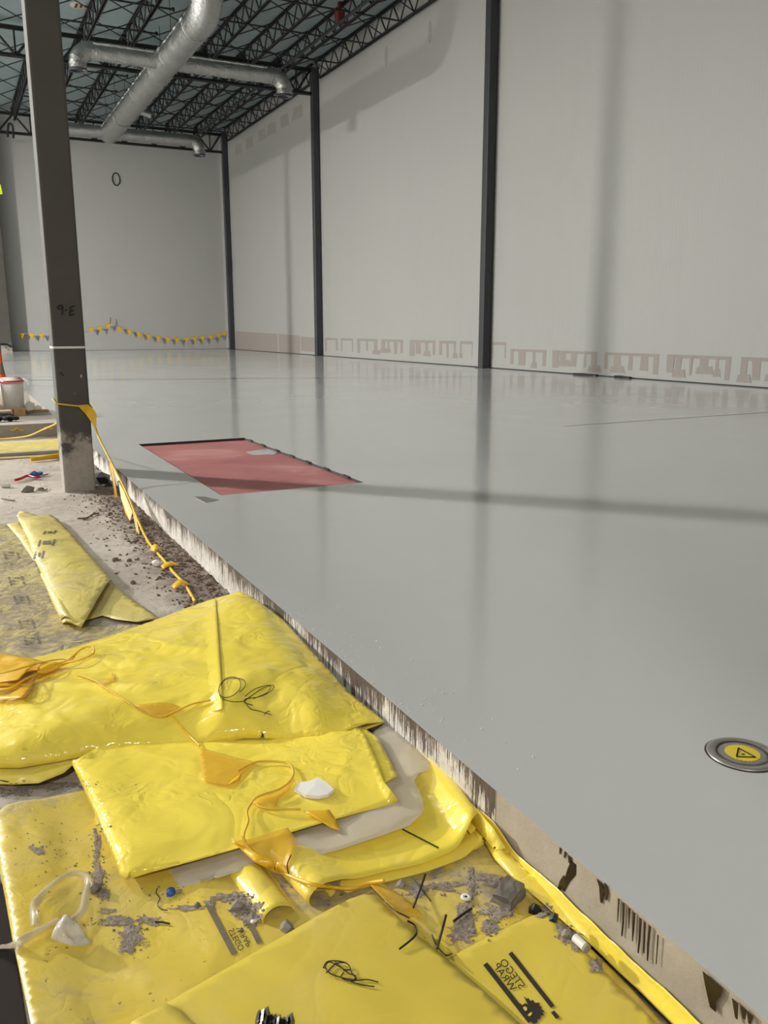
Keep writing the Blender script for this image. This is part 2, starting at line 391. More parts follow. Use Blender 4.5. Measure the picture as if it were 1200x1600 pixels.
tag(MB().box(-30, WX+.3, -26, BY+.3, DECK, DECK+.15).build('ceiling', M['deck']), kind='structure')
tag(MB().box(WX-.03, WX, -3.2, BY, SLAB, SLAB+.02).build('trim_1', M['marker']), kind='structure')
tag(MB().box(-30, WX, BY-.02, BY, SLAB, SLAB+.015).build('trim_2', M['ink_pale']), kind='structure')
# bare patches along the foot of the right wall, each with its own lighter windows left out
def wall_patch(polys, name='bare_patch', mat='patch'):
    mb = MB()
    for i, p in enumerate(polys): mb.add([(WX-.002-.0007*i, y, z) for y, z in p], [tuple(range(len(p)))])
    mb.build(name, M[mat], wall_r)
rnd = random.Random(3)
def comb(y0, y1, zt, zb, legs, bar=.07):                          # a bar with legs down from it, wobbly
    out = [[(y0, zt-bar), (y1, zt-bar), (y1, zt), (y0, zt)]]
    for k in range(legs):
        c = y0+(y1-y0)*(k+.5*0)/max(1, legs-1) if legs > 1 else y0
        w_ = (y1-y0)*rnd.uniform(.07, .2)/max(1, legs/4); c = min(max(c, y0+w_/2), y1-w_/2); b = zb+rnd.random()*.12
        out.append([(c-w_/2*rnd.uniform(.6, 1.2), b), (c+w_/2*rnd.uniform(.6, 1.2), b), (c+w_/2, zt-bar*.6), (c-w_/2, zt-bar*.6)])
        if rnd.random() < .35: out.append([(c-w_*1.3, b), (c+w_, b), (c+w_*.8, b+.14), (c-w_, b+.17)])
    return out
def Yw(px, py=585): return atX(px, py, WX).y
for (a, b, legs) in ((797, 853, 4), (862, 932, 5), (943, 1028, 5), (1040, 1140, 6), (1155, 1230, 4)):
    pa, pb = sorted((Yw(a, 572+(a-797)*.075), Yw(b, 572+(b-797)*.075)))
    wall_patch(comb(pa, pb, .74, .24, legs, .07))
for (a, b, legs) in ((508, 528, 2), (533, 552, 2), (558, 590, 3), (596, 630, 4), (640, 680, 4), (686, 712, 3), (718, 738, 2), (768, 790, 2)):
    pa, pb = sorted((Yw(a, 556+(a-508)*.074), Yw(b, 556+(b-508)*.074)))
    wall_patch(comb(pa, pb, .92, .35, legs, .09))
wall_patch([[(39.6, SLAB+.03), (46.5, SLAB+.03), (46.5, 1.16), (39.6, 1.05)]])
wall_patch([[(36.6, SLAB+.03), (39.45, SLAB+.03), (39.45, 1.05), (36.6, .98)]])
wall_patch([[(34.3, .3), (36.5, .3), (36.5, .95), (34.3, .9)]])
for k in range(6):
    y = 35.2+k*1.75+rnd.random()*.5; wall_patch([[(y, 10.05), (y+1.0+rnd.random()*.5, 10.1), (y+1.1, 10.6), (y+.1, 10.55)]], 'faint_patch', 'patch_faint')
for k, (a, z) in enumerate(((27.9, 10.35), (24.9, 10.25))):
    wall_patch([[(a+.13*math.cos(t), z+.33*math.sin(t)) for t in [i*math.pi/6 for i in range(12)]]], 'faint_patch', 'patch_faint')
# small ring mark on the back wall
c = atY(181.5, 280, BY-.03)
rg = MB().tube([(c.x+.19*math.cos(t), BY-.02, c.z+.31*math.sin(t)) for t in [i*2*math.pi/28 for i in range(29)]], .028, 6, False).build('wall_ring', M['marker'])
tag(rg, 'black oval ring fixed high on the white back wall', 'ring')

# =================================================================== COLUMNS
GZ0, GZ1 = 10.45, 11.42
def column(x0, x1, y0, y1, zb, zt, mat, label, gauge=.02):
    t = thing('steel_column', ((x0+x1)/2, (y0+y1)/2, zb), label, 'column')
    MB().column(x0, x1, y0, y1, zb, zt, gauge).build('shaft', mat, t)
    MB().box(x0-.05, x1+.05, y0-.05, y1+.05, zt, zt+.03).build('cap_plate', mat, t)
    if zb > .1: MB().box(x0-.06, x1+.02, y0-.06, y1+.06, zb, zb+.02).build('base_plate', mat, t)
    return t
for k, (yc, s) in enumerate(((21.06, 'nearest black steel column against the right wall'), (33.85, 'middle black steel column against the right wall, level with the foil duct'),
                             (46.64, 'black steel column in the far corner of the hall'))):
    column(13.80, 14.06, yc, yc+.26, SLAB, GZ1, M['dark_column'], s)
CX0, CX1, CY0, CY1 = .70, .945, 7.22, 7.46
c9 = column(CX0, CX1, CY0, CY1, -.02, GZ1, M['primer'], 'big grey primed steel column marked 9-E at the slab edge')
column(.70, .945, 21.06, 21.3, SLAB, GZ1, M['primer'], 'grey steel column at the picture edge beside the orange cone')
column(.70, .945, 33.85, 34.1, SLAB, GZ1, M['primer'], 'grey steel column out of the picture in the row of the marked column')
e = atY(19, 547, 47.9).x
column(e-.9, e, 47.6, 48.3, SLAB, GZ1, M['primer'], 'wide grey pier in front of the left end of back wall')
MB().column(CX0-.004, CX1+.004, CY0-.004, CY1+.004, 1.155, 1.172, .022).build('tape_band', M['white'], c9)['label'] = 'thin white tape band around the column'
# hand-written mark: strokes on the column's face
def stroke(pts, r=.0055):
    q = [atY(440/1*0+x/6.667, 440+y/6.667, CY0-.003) for x, y in pts]
    return smooth_line(q, 4), r
mk = MB()
for s in ([(652, 262), (640, 246), (615, 252), (598, 272), (612, 286), (640, 278), (655, 258), (652, 300), (645, 348)], [(676, 299), (698, 293)],
          [(722, 272), (750, 262), (776, 256)], [(735, 266), (730, 305), (724, 350)], [(732, 306), (768, 300)], [(722, 350), (750, 346), (774, 336)]):
    p, r = stroke(s); mk.tube(p, r, 5)
mk.build('marker_writing', M['marker'], c9)
for (x, y, r) in ((127, 588, .012), (126, 682, .006), (117, 615, .005), (136, 684, .01)):
    p = atY(x, y, CY0-.002); MB().stone((p.x, CY0-.001, p.z), r, (1, .25, 1.2), int(x)).build('splatter', M['bare_concrete'], c9)
for (x, y) in ((95, 583), (98, 586)):
    p = atY(x, y, CY0-.002); MB().stone((p.x, CY0-.001, p.z), .012, (1, .2, .7), int(x)).build('splatter', M['marker'], c9)

# =================================================================== ROOF STEEL
JX = [13.9-1.47*k for k in range(11)]
BAYS = ((21.3, 33.7, 'near the nearest wall column'), (34.1, 46.5, 'in the bay at back wall'))
JT, JB = DECK-.03, 10.93
chord_me = {}
web_me = MB().tube([(0, 0, 0), (0, 0, 1)], .027, 5).mesh('web_bar', M['black_steel'])
def web(parent, a, b, r=1.0, name='web_bar'):
    a, b = Vector(a), Vector(b); d = b-a
    mt = Matrix.Translation(a) @ d.to_track_quat('Z', 'Y').to_matrix().to_4x4() @ Matrix.Diagonal((r, r, d.length, 1))
    o = link(name, web_me, parent); o.matrix_basis = mt; return o
ORD = ['nearest', 'second', 'third', 'fourth', 'fifth', 'sixth', 'seventh', 'eighth', 'ninth', 'tenth', 'eleventh']
for bi, (ya, yb, where) in enumerate(BAYS):
    for k, x in enumerate(JX):
        t = thing('roof_joist', (x, ya, JB), 'black roof joist, %s from right wall, %s' % (ORD[k], ['in the nearer bay', 'in the bay by back wall'][bi]), 'joist', 'open-web roof joists')
        mb = MB()
        for s in (-1, 1): mb.box(x+s*.012, x+s*.065, ya, yb, JT-.012, JT).box(x+s*.012, x+s*.022, ya, yb, JT-.075, JT)
        mb.build('top_chord', M['black_steel'], t)
        mb = MB()
        for s in (-1, 1): mb.box(x+s*.012, x+s*.065, ya+.35, yb-.35, JB, JB+.012).box(x+s*.012, x+s*.022, ya+.35, yb-.35, JB, JB+.07)
        mb.build('bottom_chord', M['black_steel'], t)
        n = 12; L = (yb-ya-.7)/n
        web(t, (x, ya+.05, JT-.04), (x, ya+.35, JB+.03))
        web(t, (x, yb-.05, JT-.04), (x, yb-.35, JB+.03))
        for j in range(n):
            y0 = ya+.35+j*L
            web(t, (x, y0, JB+.03), (x, y0+L/2, JT-.04)); web(t, (x, y0+L/2, JT-.04), (x, y0+L, JB+.03))
for gi, (gy_, lab) in enumerate(((33.97, 'black steel roof girder crossing above the foil duct branch'), (46.77, 'black steel roof girder along the top of back wall'))):
    t = thing('roof_girder', (5, gy_, GZ0), lab, 'girder')
    mb = MB()
    for s in (-1, 1): mb.box(-4, 13.8, gy_+s*.02, gy_+s*.11, GZ1-.02, GZ1).box(-4, 13.8, gy_+s*.02, gy_+s*.035, GZ1-.12, GZ1)
    mb.build('top_chord', M['black_steel'], t)
    mb = MB()
    for s in (-1, 1): mb.box(-4, 13.8, gy_+s*.02, gy_+s*.11, GZ0, GZ0+.02).box(-4, 13.8, gy_+s*.02, gy_+s*.035, GZ0, GZ0+.11)
    mb.build('bottom_chord', M['black_steel'], t)
    for k, x in enumerate(JX + [JX[-1]-1.47]):
        if x-1.47 < -4: break
        web(t, (min(x, 13.75), gy_, GZ1-.05), (x-.735, gy_, GZ0+.05), 1.9); web(t, (x-.735, gy_, GZ0+.05), (x-1.47, gy_, GZ1-.05), 1.9)
        web(t, (x-.735, gy_, GZ0+.05), (x-.735, gy_, GZ1-.05), 1.3)
        if k: MB().box(x-.08, x+.08, gy_-.12, gy_+.12, GZ1, JT-.01).build('joist_seat', M['black_steel'], t)
nb = 0
for bi, (ya, yb, where) in enumerate(BAYS):
    for r in range(5):
        y = ya+1.9+r*2.3
        t = thing('cross_bridging', (7, y, JB), 'crossed black bracing rods between roof joists, %s row of %s' % (ORD[r].replace('nearest', 'first'), ['the nearer bay', 'the bay by back wall'][bi]), 'bracing', 'bracing between roof joists')
        for a, b in zip(JX[:-1], JX[1:]):
            web(t, (a, y, JT-.06), (b, y, JB+.03), .75, 'brace_rod'); web(t, (a, y, JB+.03), (b, y, JT-.06), .75, 'brace_rod')
    for r in range(4):
        y = ya+2.5+r*2.45
        t = thing('straight_bridging', (7, y, JB), 'straight black bracing rods under roof joists, %s line of %s' % (ORD[r].replace('nearest', 'first'), ['the nearer bay', 'the bay by back wall'][bi]), 'bracing', 'bracing between roof joists')
        web(t, (13.9, y, JB-.02), (JX[4], y, JB-.02), 1.0, 'brace_rod'); web(t, (JX[5]+.55, y, JB+.05), (JX[7], y, JB+.05), 1.2, 'brace_rod')
        MB().lathe([(0, -.05), (.05, -.05), (.05, .05), (0, .05)], 8, (JX[5]+.55, y, JB+.05)).build('rod_end', M['black_steel'], t)
# pipe beside the second joist and other small roof things
tag(MB().tube([(12.05, 21.5, JB-.05), (12.05, 46.4, JB-.05)], .055, 8).build('sprinkler_pipe', M['black_steel']), 'long black pipe running under the joists nearest right wall', 'pipe')
p = atX(531, 29, 12.3)
tag(MB().box(p.x-.12, p.x+.12, p.y-.15, p.y+.15, JB+.1, JB+.5).box(p.x-.05, p.x+.05, p.y-.05, p.y+.05, JB+.5, DECK).build('alarm_box', M['dark_red']), 'small dark red box hung among the roof joists near right wall', 'box')
p = at(127, 10, DECK-.012)
d = thing('deck_label', (p.x, p.y, DECK-.02), 'pale round label with dark marks on the roof deck', 'label')
MB().lathe([(0, -.012), (.36, -.012), (.36, -.002)], 20, (p.x, p.y, DECK)).build('disc', M['bare_concrete'], d)
for k in range(3): MB().box(p.x-.2+k*.15, p.x-.12+k*.15, p.y-.2, p.y+.2-.1*k, DECK-.02, DECK-.012).build('print_mark', M['ink'], d)
a = atY(12, 214, 46.4); b = atY(13, 196, 46.4); c = atY(20, 198, 46.4); e2 = atY(21, 216, 46.4)
MB().tube(smooth_line([a, b, (b+c)/2+Vector((0, 0, .1)), c, e2], 5), .05, 8).build('gooseneck_pipe', M['black_steel'], bpy.data.objects['roof_girder.001'])

# =================================================================== DUCT
TX, TZ, TR = 7.12, 9.82, .42
def crumple(o, c_of, amp, fr):                                     # crinkle the foil: push each vertex in or out from the duct's axis
    for v in o.data.vertices:
        c = c_of(v.co); d = v.co-c
        if d.length < .02: continue
        k = (abs(noise.noise(v.co*fr))+.6*abs(noise.noise(v.co*fr*2.1+Vector((3, 1, 7)))))*amp
        v.co = c+d*(1-k/d.length+.35*amp/d.length)
    return o
duct = thing('air_duct', (TX, 33, TZ), 'silver foil-wrapped air duct with side branches under the roof', 'duct')
def ring_path(pts, k): return smooth_line(pts, k)
ypts = [(TX, 25.6+i*.125, TZ) for i in range(129)]
crumple(MB().tube(ypts, TR, 40, True, lambda t: 1+.02*math.sin(t*97)+.014*math.sin(t*41)).build('trunk', M['foil'], duct), lambda c: Vector((TX, c.y, TZ)), .03, 4.5)
arc = [(TX, 25.6-.75*math.sin(a), TZ+.75*(1-math.cos(a))) for a in [i*math.pi/20 for i in range(11)]]
MB().tube(arc+[(TX, 24.85, 11.2), (TX, 24.85, DECK)], TR*1.04, 28).build('riser', M['foil'], duct)
def branch(y, x0, x1, r):
    s = 1 if x1 > x0 else -1
    n = max(8, int(abs(x1-x0)/.09))
    crumple(MB().tube([(x0+(x1-x0)*i/n, y, TZ+.02) for i in range(n+1)], r, 28, False, lambda t: 1+.02*math.sin(t*63)+.012*math.sin(t*29)).build('branch', M['foil'], duct), lambda c: Vector((c.x, y, TZ+.02)), .03, 5)
    R_ = .42
    arc = [(x1+s*R_*math.sin(a), y, TZ+.02-R_*(1-math.cos(a))) for a in [i*math.pi/18 for i in range(10)]]
    el = MB().tube(arc+[(x1+s*R_, y, TZ-.55)], r*1.03, 20, False, lambda t: 1+.03*math.sin(t*38)).build('elbow', M['foil'], duct)
    MB().lathe([(r*1.04, -.03), (r*1.04, .02), (r*.9, .02), (r*.9, -.03), (r*1.04, -.03)], 20, (x1+s*R_, y, TZ-.58)).build('collar', M['collar'], el)
branch(30.0, TX+.3, 10.75, .265); branch(30.0, TX-.3, 4.75, .265)
branch(41.5, TX+.3, 10.75, .265); branch(41.5, TX-.3, 5.0, .265)
def seam(pts, r_):                                              # crinkled tape seam
    return crumple(MB().tube(pts, r_, 8, True, lambda t: 1+.5*math.sin(t*180)*math.sin(t*47)).build('seam', M['foil_bright'], duct), lambda c: min((Vector(p) for p in pts), key=lambda p: (p-c).length), .03, 9)
seam([(TX-TR*.86, 25.8+.09*i, TZ+TR*.42) for i in range(172)], .05)
seam([(4.8+.09*i, 30.0-.2, TZ+.2) for i in range(22)], .035); seam([(7.7+.09*i, 30.0-.2, TZ+.2) for i in range(32)], .035)
MB().tube([(TX+.3, 36.4, TZ-.1), (TX+.78, 36.4, TZ-.22)], .13, 12).build('stub', M['foil'], duct)
for y in (26.2, 29.2, 30.9, 34.2, 38.0):
    MB().lathe([(TR*1.02, -.03), (TR*1.035, -.02), (TR*1.035, .02), (TR*1.02, .03)], 28).build('band', M['foil'], duct).matrix_basis = Matrix.Translation((TX, y, TZ)) @ Matrix.Rotation(math.pi/2, 4, 'X')
for y in (27.5, 32.6, 37.2, 39.5):
    web(duct, (TX-TR, y, TZ), (TX-TR, y, DECK), .35, 'hanger'); web(duct, (TX+TR, y, TZ), (TX+TR, y, DECK), .35, 'hanger')

# =================================================================== FLOOR FITTINGS
cc = at(1160, 1179, SLAB); R1 = .094
t = thing('floor_cleanout', (cc.x, cc.y, SLAB), 'round steel floor drain cover with yellow triangle sticker', 'drain cover')
MB().lathe([(R1, 0), (R1, .004), (R1*.93, .006), (R1*.74, .005), (R1*.72, .001)], 40, (cc.x, cc.y, SLAB)).build('outer_ring', M['steel'], t)
MB().lathe([(R1*1.05, .0005), (R1*1.0, .0018), (R1*.99, .0005)], 40, (cc.x, cc.y, SLAB)).build('dark_seal', M['dark_lip'], t)
MB().lathe([(R1*.72, .001), (R1*.70, .0035), (R1*.60, .0045), (0.0001, .0045)], 40, (cc.x, cc.y, SLAB)).build('cover', M['steel'], t)
MB().lathe([(R1*.735, .0052), (R1*.72, .006), (R1*.705, .0036)], 40, (cc.x, cc.y, SLAB)).build('dark_joint', M['dark_lip'], t)
st = []
for k in range(56):
    a = 2*math.pi*k/56; r = R1*(.50 if k % 2 else .465); st.append((cc.x+r*math.cos(a), cc.y+r*math.sin(a), SLAB+.0056))
stk = MB().slab(st, .001).build('sticker', M['sticker'], t)
def P_(x, y): q = at(x, y, SLAB+.006); return Vector((q.x, q.y, SLAB+.0064))
tri = [P_(1080+x/10, 1130+y/10) for x, y in ((738, 390), (1005, 535), (708, 525))]
mb = MB()
for i in range(3):
    a, b = tri[i], tri[(i+1) % 3]; mb.tube([a, b], .0022, 4)
mb.stone(P_(1080+81, 1130+48.5), .006, (1, .7, .15), 4)
mb.build('triangle_sign', M['marker'], stk)
q = [at(x, y, SLAB+.003) for x, y in ((302, 776), (319, 775.5), (342, 781), (321, 785))]
t = tag(MB().slab(q, .004).build('floor_plate', M['steel']), 'small dark grey plate in the floor beside red rectangle', 'plate')
for (x0, x1, y, s) in ((896, 932, 585.5, 'longer black strip lying at the foot of right wall'), (960, 984, 589.5, 'shorter black strip lying at the foot of right wall')):
    a, b = at(x0, y, SLAB), at(x1, y+2.2, SLAB)
    d = (b-a); nrm = Vector((-d.y, d.x, 0)).normalized()*.05
    tag(MB().slab([a-nrm*.4+Vector((0, 0, .045)), a+d*.5-nrm+Vector((0, 0, .06)), b-nrm*.4+Vector((0, 0, .045)), b+nrm+Vector((0, 0, .04)), a+nrm+Vector((0, 0, .04))], .05).build('rubber_strip', M['black']), s, 'strip')
mb = MB(); rr = random.Random(5)
for k in range(90):
    s = rr.random()**1.4; y = 1.65+rr.random()*1.5; x = EX+.01+s*.22
    mb.stone((x, y, SLAB+.0012), .0016+.0022*rr.random(), (1, 1, .6), k)
tag(mb.build('coating_specks', M['white']), 'white specks sprinkled along the slab edge', 'specks', kind='stuff')
# dark runs on the near part of the slab edge
NDR = [0]
def drip(pts, wd):                                              # centre line on the face, widths
    L = []; Rr = []; NDR[0] += 1; fx = EX-.0012-.00035*NDR[0]; wd = [q*1.35 if q > .0045 else q*.8 for q in wd]
    for (x, y), w_ in zip(pts, wd):
        q = atX(x, y, EX-.0015); L.append((fx, q.y-w_, q.z)); Rr.append((fx, q.y+w_, q.z))
    return MB().slab(L+Rr[::-1], Vector((.001, 0, 0)))
edge_o = bpy.data.objects['floor_edge']
DR = [([(896, 1348), (893, 1362), (886, 1375), (880, 1392)], (.006, .010, .006, .004)), ([(885, 1372), (878, 1380), (872, 1392)], (.008, .006, .003)),
      ([(876, 1325), (875, 1334)], (.004, .002)), ([(884, 1331), (882, 1340)], (.004, .002)), ([(891, 1338), (890, 1348)], (.005, .003)),
      ([(937, 1376), (941, 1388), (940, 1410)], (.006, .006, .003)), ([(947, 1380), (948, 1392), (948, 1406)], (.004, .005, .003)),
      ([(968, 1404), (967, 1425), (966, 1440)], (.003, .002, .001)), ([(976, 1410), (975, 1440), (973, 1462)], (.004, .003, .002)), ([(985, 1418), (984, 1450)], (.004, .001)),
      ([(993, 1425), (991, 1455), (990, 1470)], (.004, .003, .001)), ([(1003, 1434), (1001, 1470), (999, 1488)], (.004, .003, .002)), ([(1010, 1440), (1008, 1488)], (.003, .002)),
      ([(1018, 1446), (1015, 1475), (1014, 1500)], (.004, .003, .002)), ([(1031, 1460), (1028, 1505)], (.002, .001)),
      ([(1110, 1524), (1113, 1545), (1117, 1576)], (.010, .009, .005)), ([(1124, 1536), (1122, 1548), (1116, 1560)], (.009, .008, .006)),
      ([(1152, 1562), (1154, 1590)], (.005, .003)), ([(1166, 1573), (1166, 1590)], (.005, .003)), ([(1176, 1582), (1175, 1598)], (.005, .003))]
for p, w_ in DR: drip(p, w_).build('paint_run', M['drip'], edge_o)

# =================================================================== SHEETS
BVHS = []
def register(o):
    dg = bpy.context.evaluated_depsgraph_get(); dg.update()
    ev = o.evaluated_get(dg); me = ev.to_mesh(); mw = o.matrix_world
    BVHS.append(BVHTree.FromPolygons([mw @ v.co for v in me.vertices], [tuple(p.vertices) for p in me.polygons])); ev.to_mesh_clear()
def hit(x, y, dz=0.0):
    d = ray(x, y).normalized(); best = None
    for b in BVHS:
        h = b.ray_cast(O, d)
        if h[0] is not None and (best is None or h[3] < best[1]): best = (h[0], h[3])
    p = best[0] if best else at(x, y, 0)
    return Vector((p.x, p.y, p.z+dz))
register(bpy.data.objects['floor_lower_ground'])
register(bpy.data.objects['floor_edge'])

def densify(pts, h, closed):
    out = []; n = len(pts)
    for i in range(n if closed else n-1):
        a, b = pts[i], pts[(i+1) % n]; k = max(1, int(math.hypot(a[0]-b[0], a[1]-b[1])/h))
        for j in range(k): out.append(tuple(a[q]+(b[q]-a[q])*j/k for q in range(3)))
    if not closed: out.append(pts[-1])
    return out
def sheet_mesh(outline, creases=(), h=.02, wob=.004, wfreq=6, seed=0, world=False, edge_noise=.0, zmin=None, relax=2, ramp=5, blur=1.5, sharp=()):
    conv = (lambda p: tuple(p)) if world else (lambda p: tuple(at(*p)))
    ol = densify([conv(p) for p in outline], h, True)
    cr = [densify([conv(p) for p in c], h, False) for c in creases]
    vs = []; zs = []; es = []
    for i, p in enumerate(ol): vs.append(Vector(p[:2])); zs.append(p[2]); es.append((i, (i+1) % len(ol)))
    for c in cr:
        k = len(vs)
        for i, p in enumerate(c):
            vs.append(Vector(p[:2])); zs.append(p[2])
            if i: es.append((k+i-1, k+i))
    nfix = len(vs)
    xs_ = [p[0] for p in ol]; ys_ = [p[1] for p in ol]
    fixed = np.array([v[:] for v in vs])
    x0, x1, y0, y1 = min(xs_), max(xs_), min(ys_), max(ys_)
    rn = random.Random(seed); poly = ol
    px_ = np.array(xs_); py_ = np.array(ys_)
    def inside(x, y):
        xj, yj = np.roll(px_, 1), np.roll(py_, 1); c = ((py_ > y) != (yj > y)) & (x < (xj-px_)*(y-py_)/(yj-py_+1e-12)+px_); return c.sum() % 2 == 1
    row = 0; y = y0
    while y < y1:
        x = x0+(h/2 if row % 2 else 0)
        while x < x1:
            a, b = x+rn.uniform(-.12, .12)*h, y+rn.uniform(-.12, .12)*h
            if inside(a, b) and ((fixed[:, 0]-a)**2+(fixed[:, 1]-b)**2).min() > (.55*h)**2: vs.append(Vector((a, b))); zs.append(None)
            x += h
        y += h*.87; row += 1
    V, E, F, ov, oe, of = delaunay_2d_cdt(vs, es, [], 1, 1e-6)
    n = len(V); z = np.zeros(n); fx = np.zeros(n, bool)
    for i, src in enumerate(ov):
        for s in src:
            if s < nfix: z[i] = zs[s]; fx[i] = True
    ed = set()
    for f in F:
        for i in range(len(f)): a, b = f[i], f[(i+1) % len(f)]; ed.add((min(a, b), max(a, b)))
    ed = np.array(list(ed)); P2 = np.array([v[:] for v in V]); fi = np.where(fx)[0]
    for i in np.where(~fx)[0]:
        d2_ = ((P2[fi]-P2[i])**2).sum(1)+1e-6; ww = d2_**-1.5; z[i] = (z[fi]*ww).sum()/ww.sum()
    deg = np.zeros(n); np.add.at(deg, ed[:, 0], 1); np.add.at(deg, ed[:, 1], 1); deg[deg == 0] = 1
    dist = np.where(fx, 0.0, 9.0)
    for it in range(420):
        s = np.zeros(n); np.add.at(s, ed[:, 0], z[ed[:, 1]]); np.add.at(s, ed[:, 1], z[ed[:, 0]]); z = np.where(fx, z, s/deg)
        z = np.clip(z, -.02, .4)
    rim = np.zeros(n, bool)
    for i, src in enumerate(ov): rim[i] = any(q_ < len(ol) for q_ in src)
    for it in range(relax):                                      # round the creases off a little
        s = np.zeros(n); np.add.at(s, ed[:, 0], z[ed[:, 1]]); np.add.at(s, ed[:, 1], z[ed[:, 0]]); z = np.where(rim, z, .5*z+.5*s/deg)
    free = ~rim
    for c in sharp:                                              # stay crisp beside a sharp crease
        for p in densify([conv(q_) for q_ in c], h*.5, False): free &= ((P2-np.array(p[:2]))**2).sum(1) > .014**2
    if blur > 0:
        for it in range(2):
            zn = z.copy()
            for i in np.where(free)[0]:
                d2_ = ((P2-P2[i])**2).sum(1); nb_ = d2_ < (2.6*blur*h)**2; ww = np.exp(-d2_[nb_]/(2*(blur*h*.8)**2)); zn[i] = (ww*z[nb_]).sum()/ww.sum()
            z = zn
    for it in range(12):
        d2 = dist.copy(); np.minimum.at(d2, ed[:, 0], dist[ed[:, 1]]+1); np.minimum.at(d2, ed[:, 1], dist[ed[:, 0]]+1); dist = d2
    out = []
    for i in range(n):
        x, y = V[i]; k = min(1, dist[i]/ramp)
        w_ = noise.fractal(Vector((x*wfreq, y*wfreq, seed*3.7)), 1, 2, 3)*wob
        fold = (1-abs(noise.noise(Vector((x*wfreq*.55+y*.8, y*wfreq*.4, seed*1.3+9)))))**5*wob*1.3
        zz = z[i]+(w_+fold)*k+edge_noise*noise.noise(Vector((x*9, y*9, seed)))*(1-k)
        if zmin is not None: zz = max(zz, zmin)
        out.append((x, y, zz))
    return out, [tuple(f) for f in F]
def sheet(name, mat, outline, creases=(), th=.0016, parent=None, **kw):
    v, f = sheet_mesh(outline, creases, **kw)
    me = bpy.data.meshes.new(name); me.from_pydata(v, [], f); me.update()
    for p in me.polygons: p.use_smooth = True
    bm = bmesh.new(); bm.from_mesh(me); bmesh.ops.recalc_face_normals(bm, faces=bm.faces)
    if sum(x.normal.z for x in bm.faces) < 0: bmesh.ops.reverse_faces(bm, faces=bm.faces)
    bm.to_mesh(me); bm.free(); me.materials.append(mat)
    o = link(name, me, parent); md = o.modifiers.new('thickness', 'SOLIDIFY'); md.thickness = th; md.offset = 1
    register(o); return o
def sweep(name, mat, front, back, prof, th=.0016, parent=None, nt=14, fade=.35, k=5, seed=0):
    F_ = [Vector(at(x, y, 0)) for x, y in front]; B_ = [Vector(at(x, y, 0)) for x, y in back]
    def along(P, s):
        L = [0]
        for a, b in zip(P[:-1], P[1:]): L.append(L[-1]+(b-a).length)
        d = max(0, s)*L[-1]
        for i in range(len(P)-1):
            if d <= L[i+1] or i == len(P)-2: return P[i]+(P[i+1]-P[i])*((d-L[i])/(L[i+1]-L[i]))
    pr_ = smooth_line([Vector((s, h, 0)) for s, h in prof], k)
    vs = []; n = len(pr_)
    for j in range(nt+1):
        t = j/nt
        for p in pr_:
            q = along(F_, p.x).lerp(along(B_, p.x), t)
            vs.append((q.x, q.y, max(.004, p.y*(1-fade*t)+.002*noise.noise(Vector((q.x*12, q.y*12, seed+p.y*30))))))
    fs = [(j*n+i, j*n+i+1, (j+1)*n+i+1, (j+1)*n+i) for j in range(nt) for i in range(n-1)]
    o = MB().add(vs, fs, True).build(name, mat, parent); md = o.modifiers.new('thickness', 'SOLIDIFY'); md.thickness = th; md.offset = 0
    register(o); return o

# --- ground layer sheets
old = tag(sheet('worn_sheet', M['yellow_old'], [(-60, 822, .004), (12, 818, .006), (45, 850, .006), (75, 905, .006), (108, 978, .006), (165, 978, .006), (240, 975, .006), (300, 960, .004), (330, 1000, .004), (250, 1060, .004), (-70, 1060, .004)],
          h=.035, wob=.008, wfreq=9, seed=2, zmin=.003), 'worn dust-covered yellow sheet flat on the ground by the left edge', 'plastic sheet')
base = tag(sheet('ground_sheet', M['yellow_dusty'], [(-8, 1275, .030), (10, 1258, .035), (35, 1252, .03), (60, 1250, .022), (150, 1232, .012), (300, 1210, .010), (500, 1190, .010), (640, 1195, .010), (735, 1275, .010), (790, 1345, .010), (850, 1408, .010), (910, 1470, .010), (985, 1545, .010), (1070, 1640, .010), (1100, 1700, .010),
           (72, 1720, .05), (62, 1660, .05), (48, 1600, .05), (34, 1535, .045), (20, 1470, .045), (8, 1400, .04), (-6, 1330, .035)],
           [[(34, 1268, .055), (36, 1330, .06), (44, 1400, .06), (56, 1470, .055), (72, 1540, .055), (92, 1620, .055), (100, 1680, .055)],
            [(95, 1270, .022), (110, 1400, .02), (140, 1540, .02), (165, 1680, .02)]],
           h=.015, wob=.006, wfreq=5, seed=4, zmin=.008, blur=3), 'large dirty yellow ground sheet printed with a dark logo, rolled left edge', 'plastic sheet')
base2 = tag(sheet('far_strip_sheet', M['yellow_far'], [(-60, 694, .006), (40, 690, .01), (110, 684, .006), (112, 702, .006), (40, 707, .008), (-60, 712, .006)], h=.06, wob=.01, seed=6, zmin=.004), 'dusty yellow sheet strip below bare slab behind the big column', 'plastic sheet')
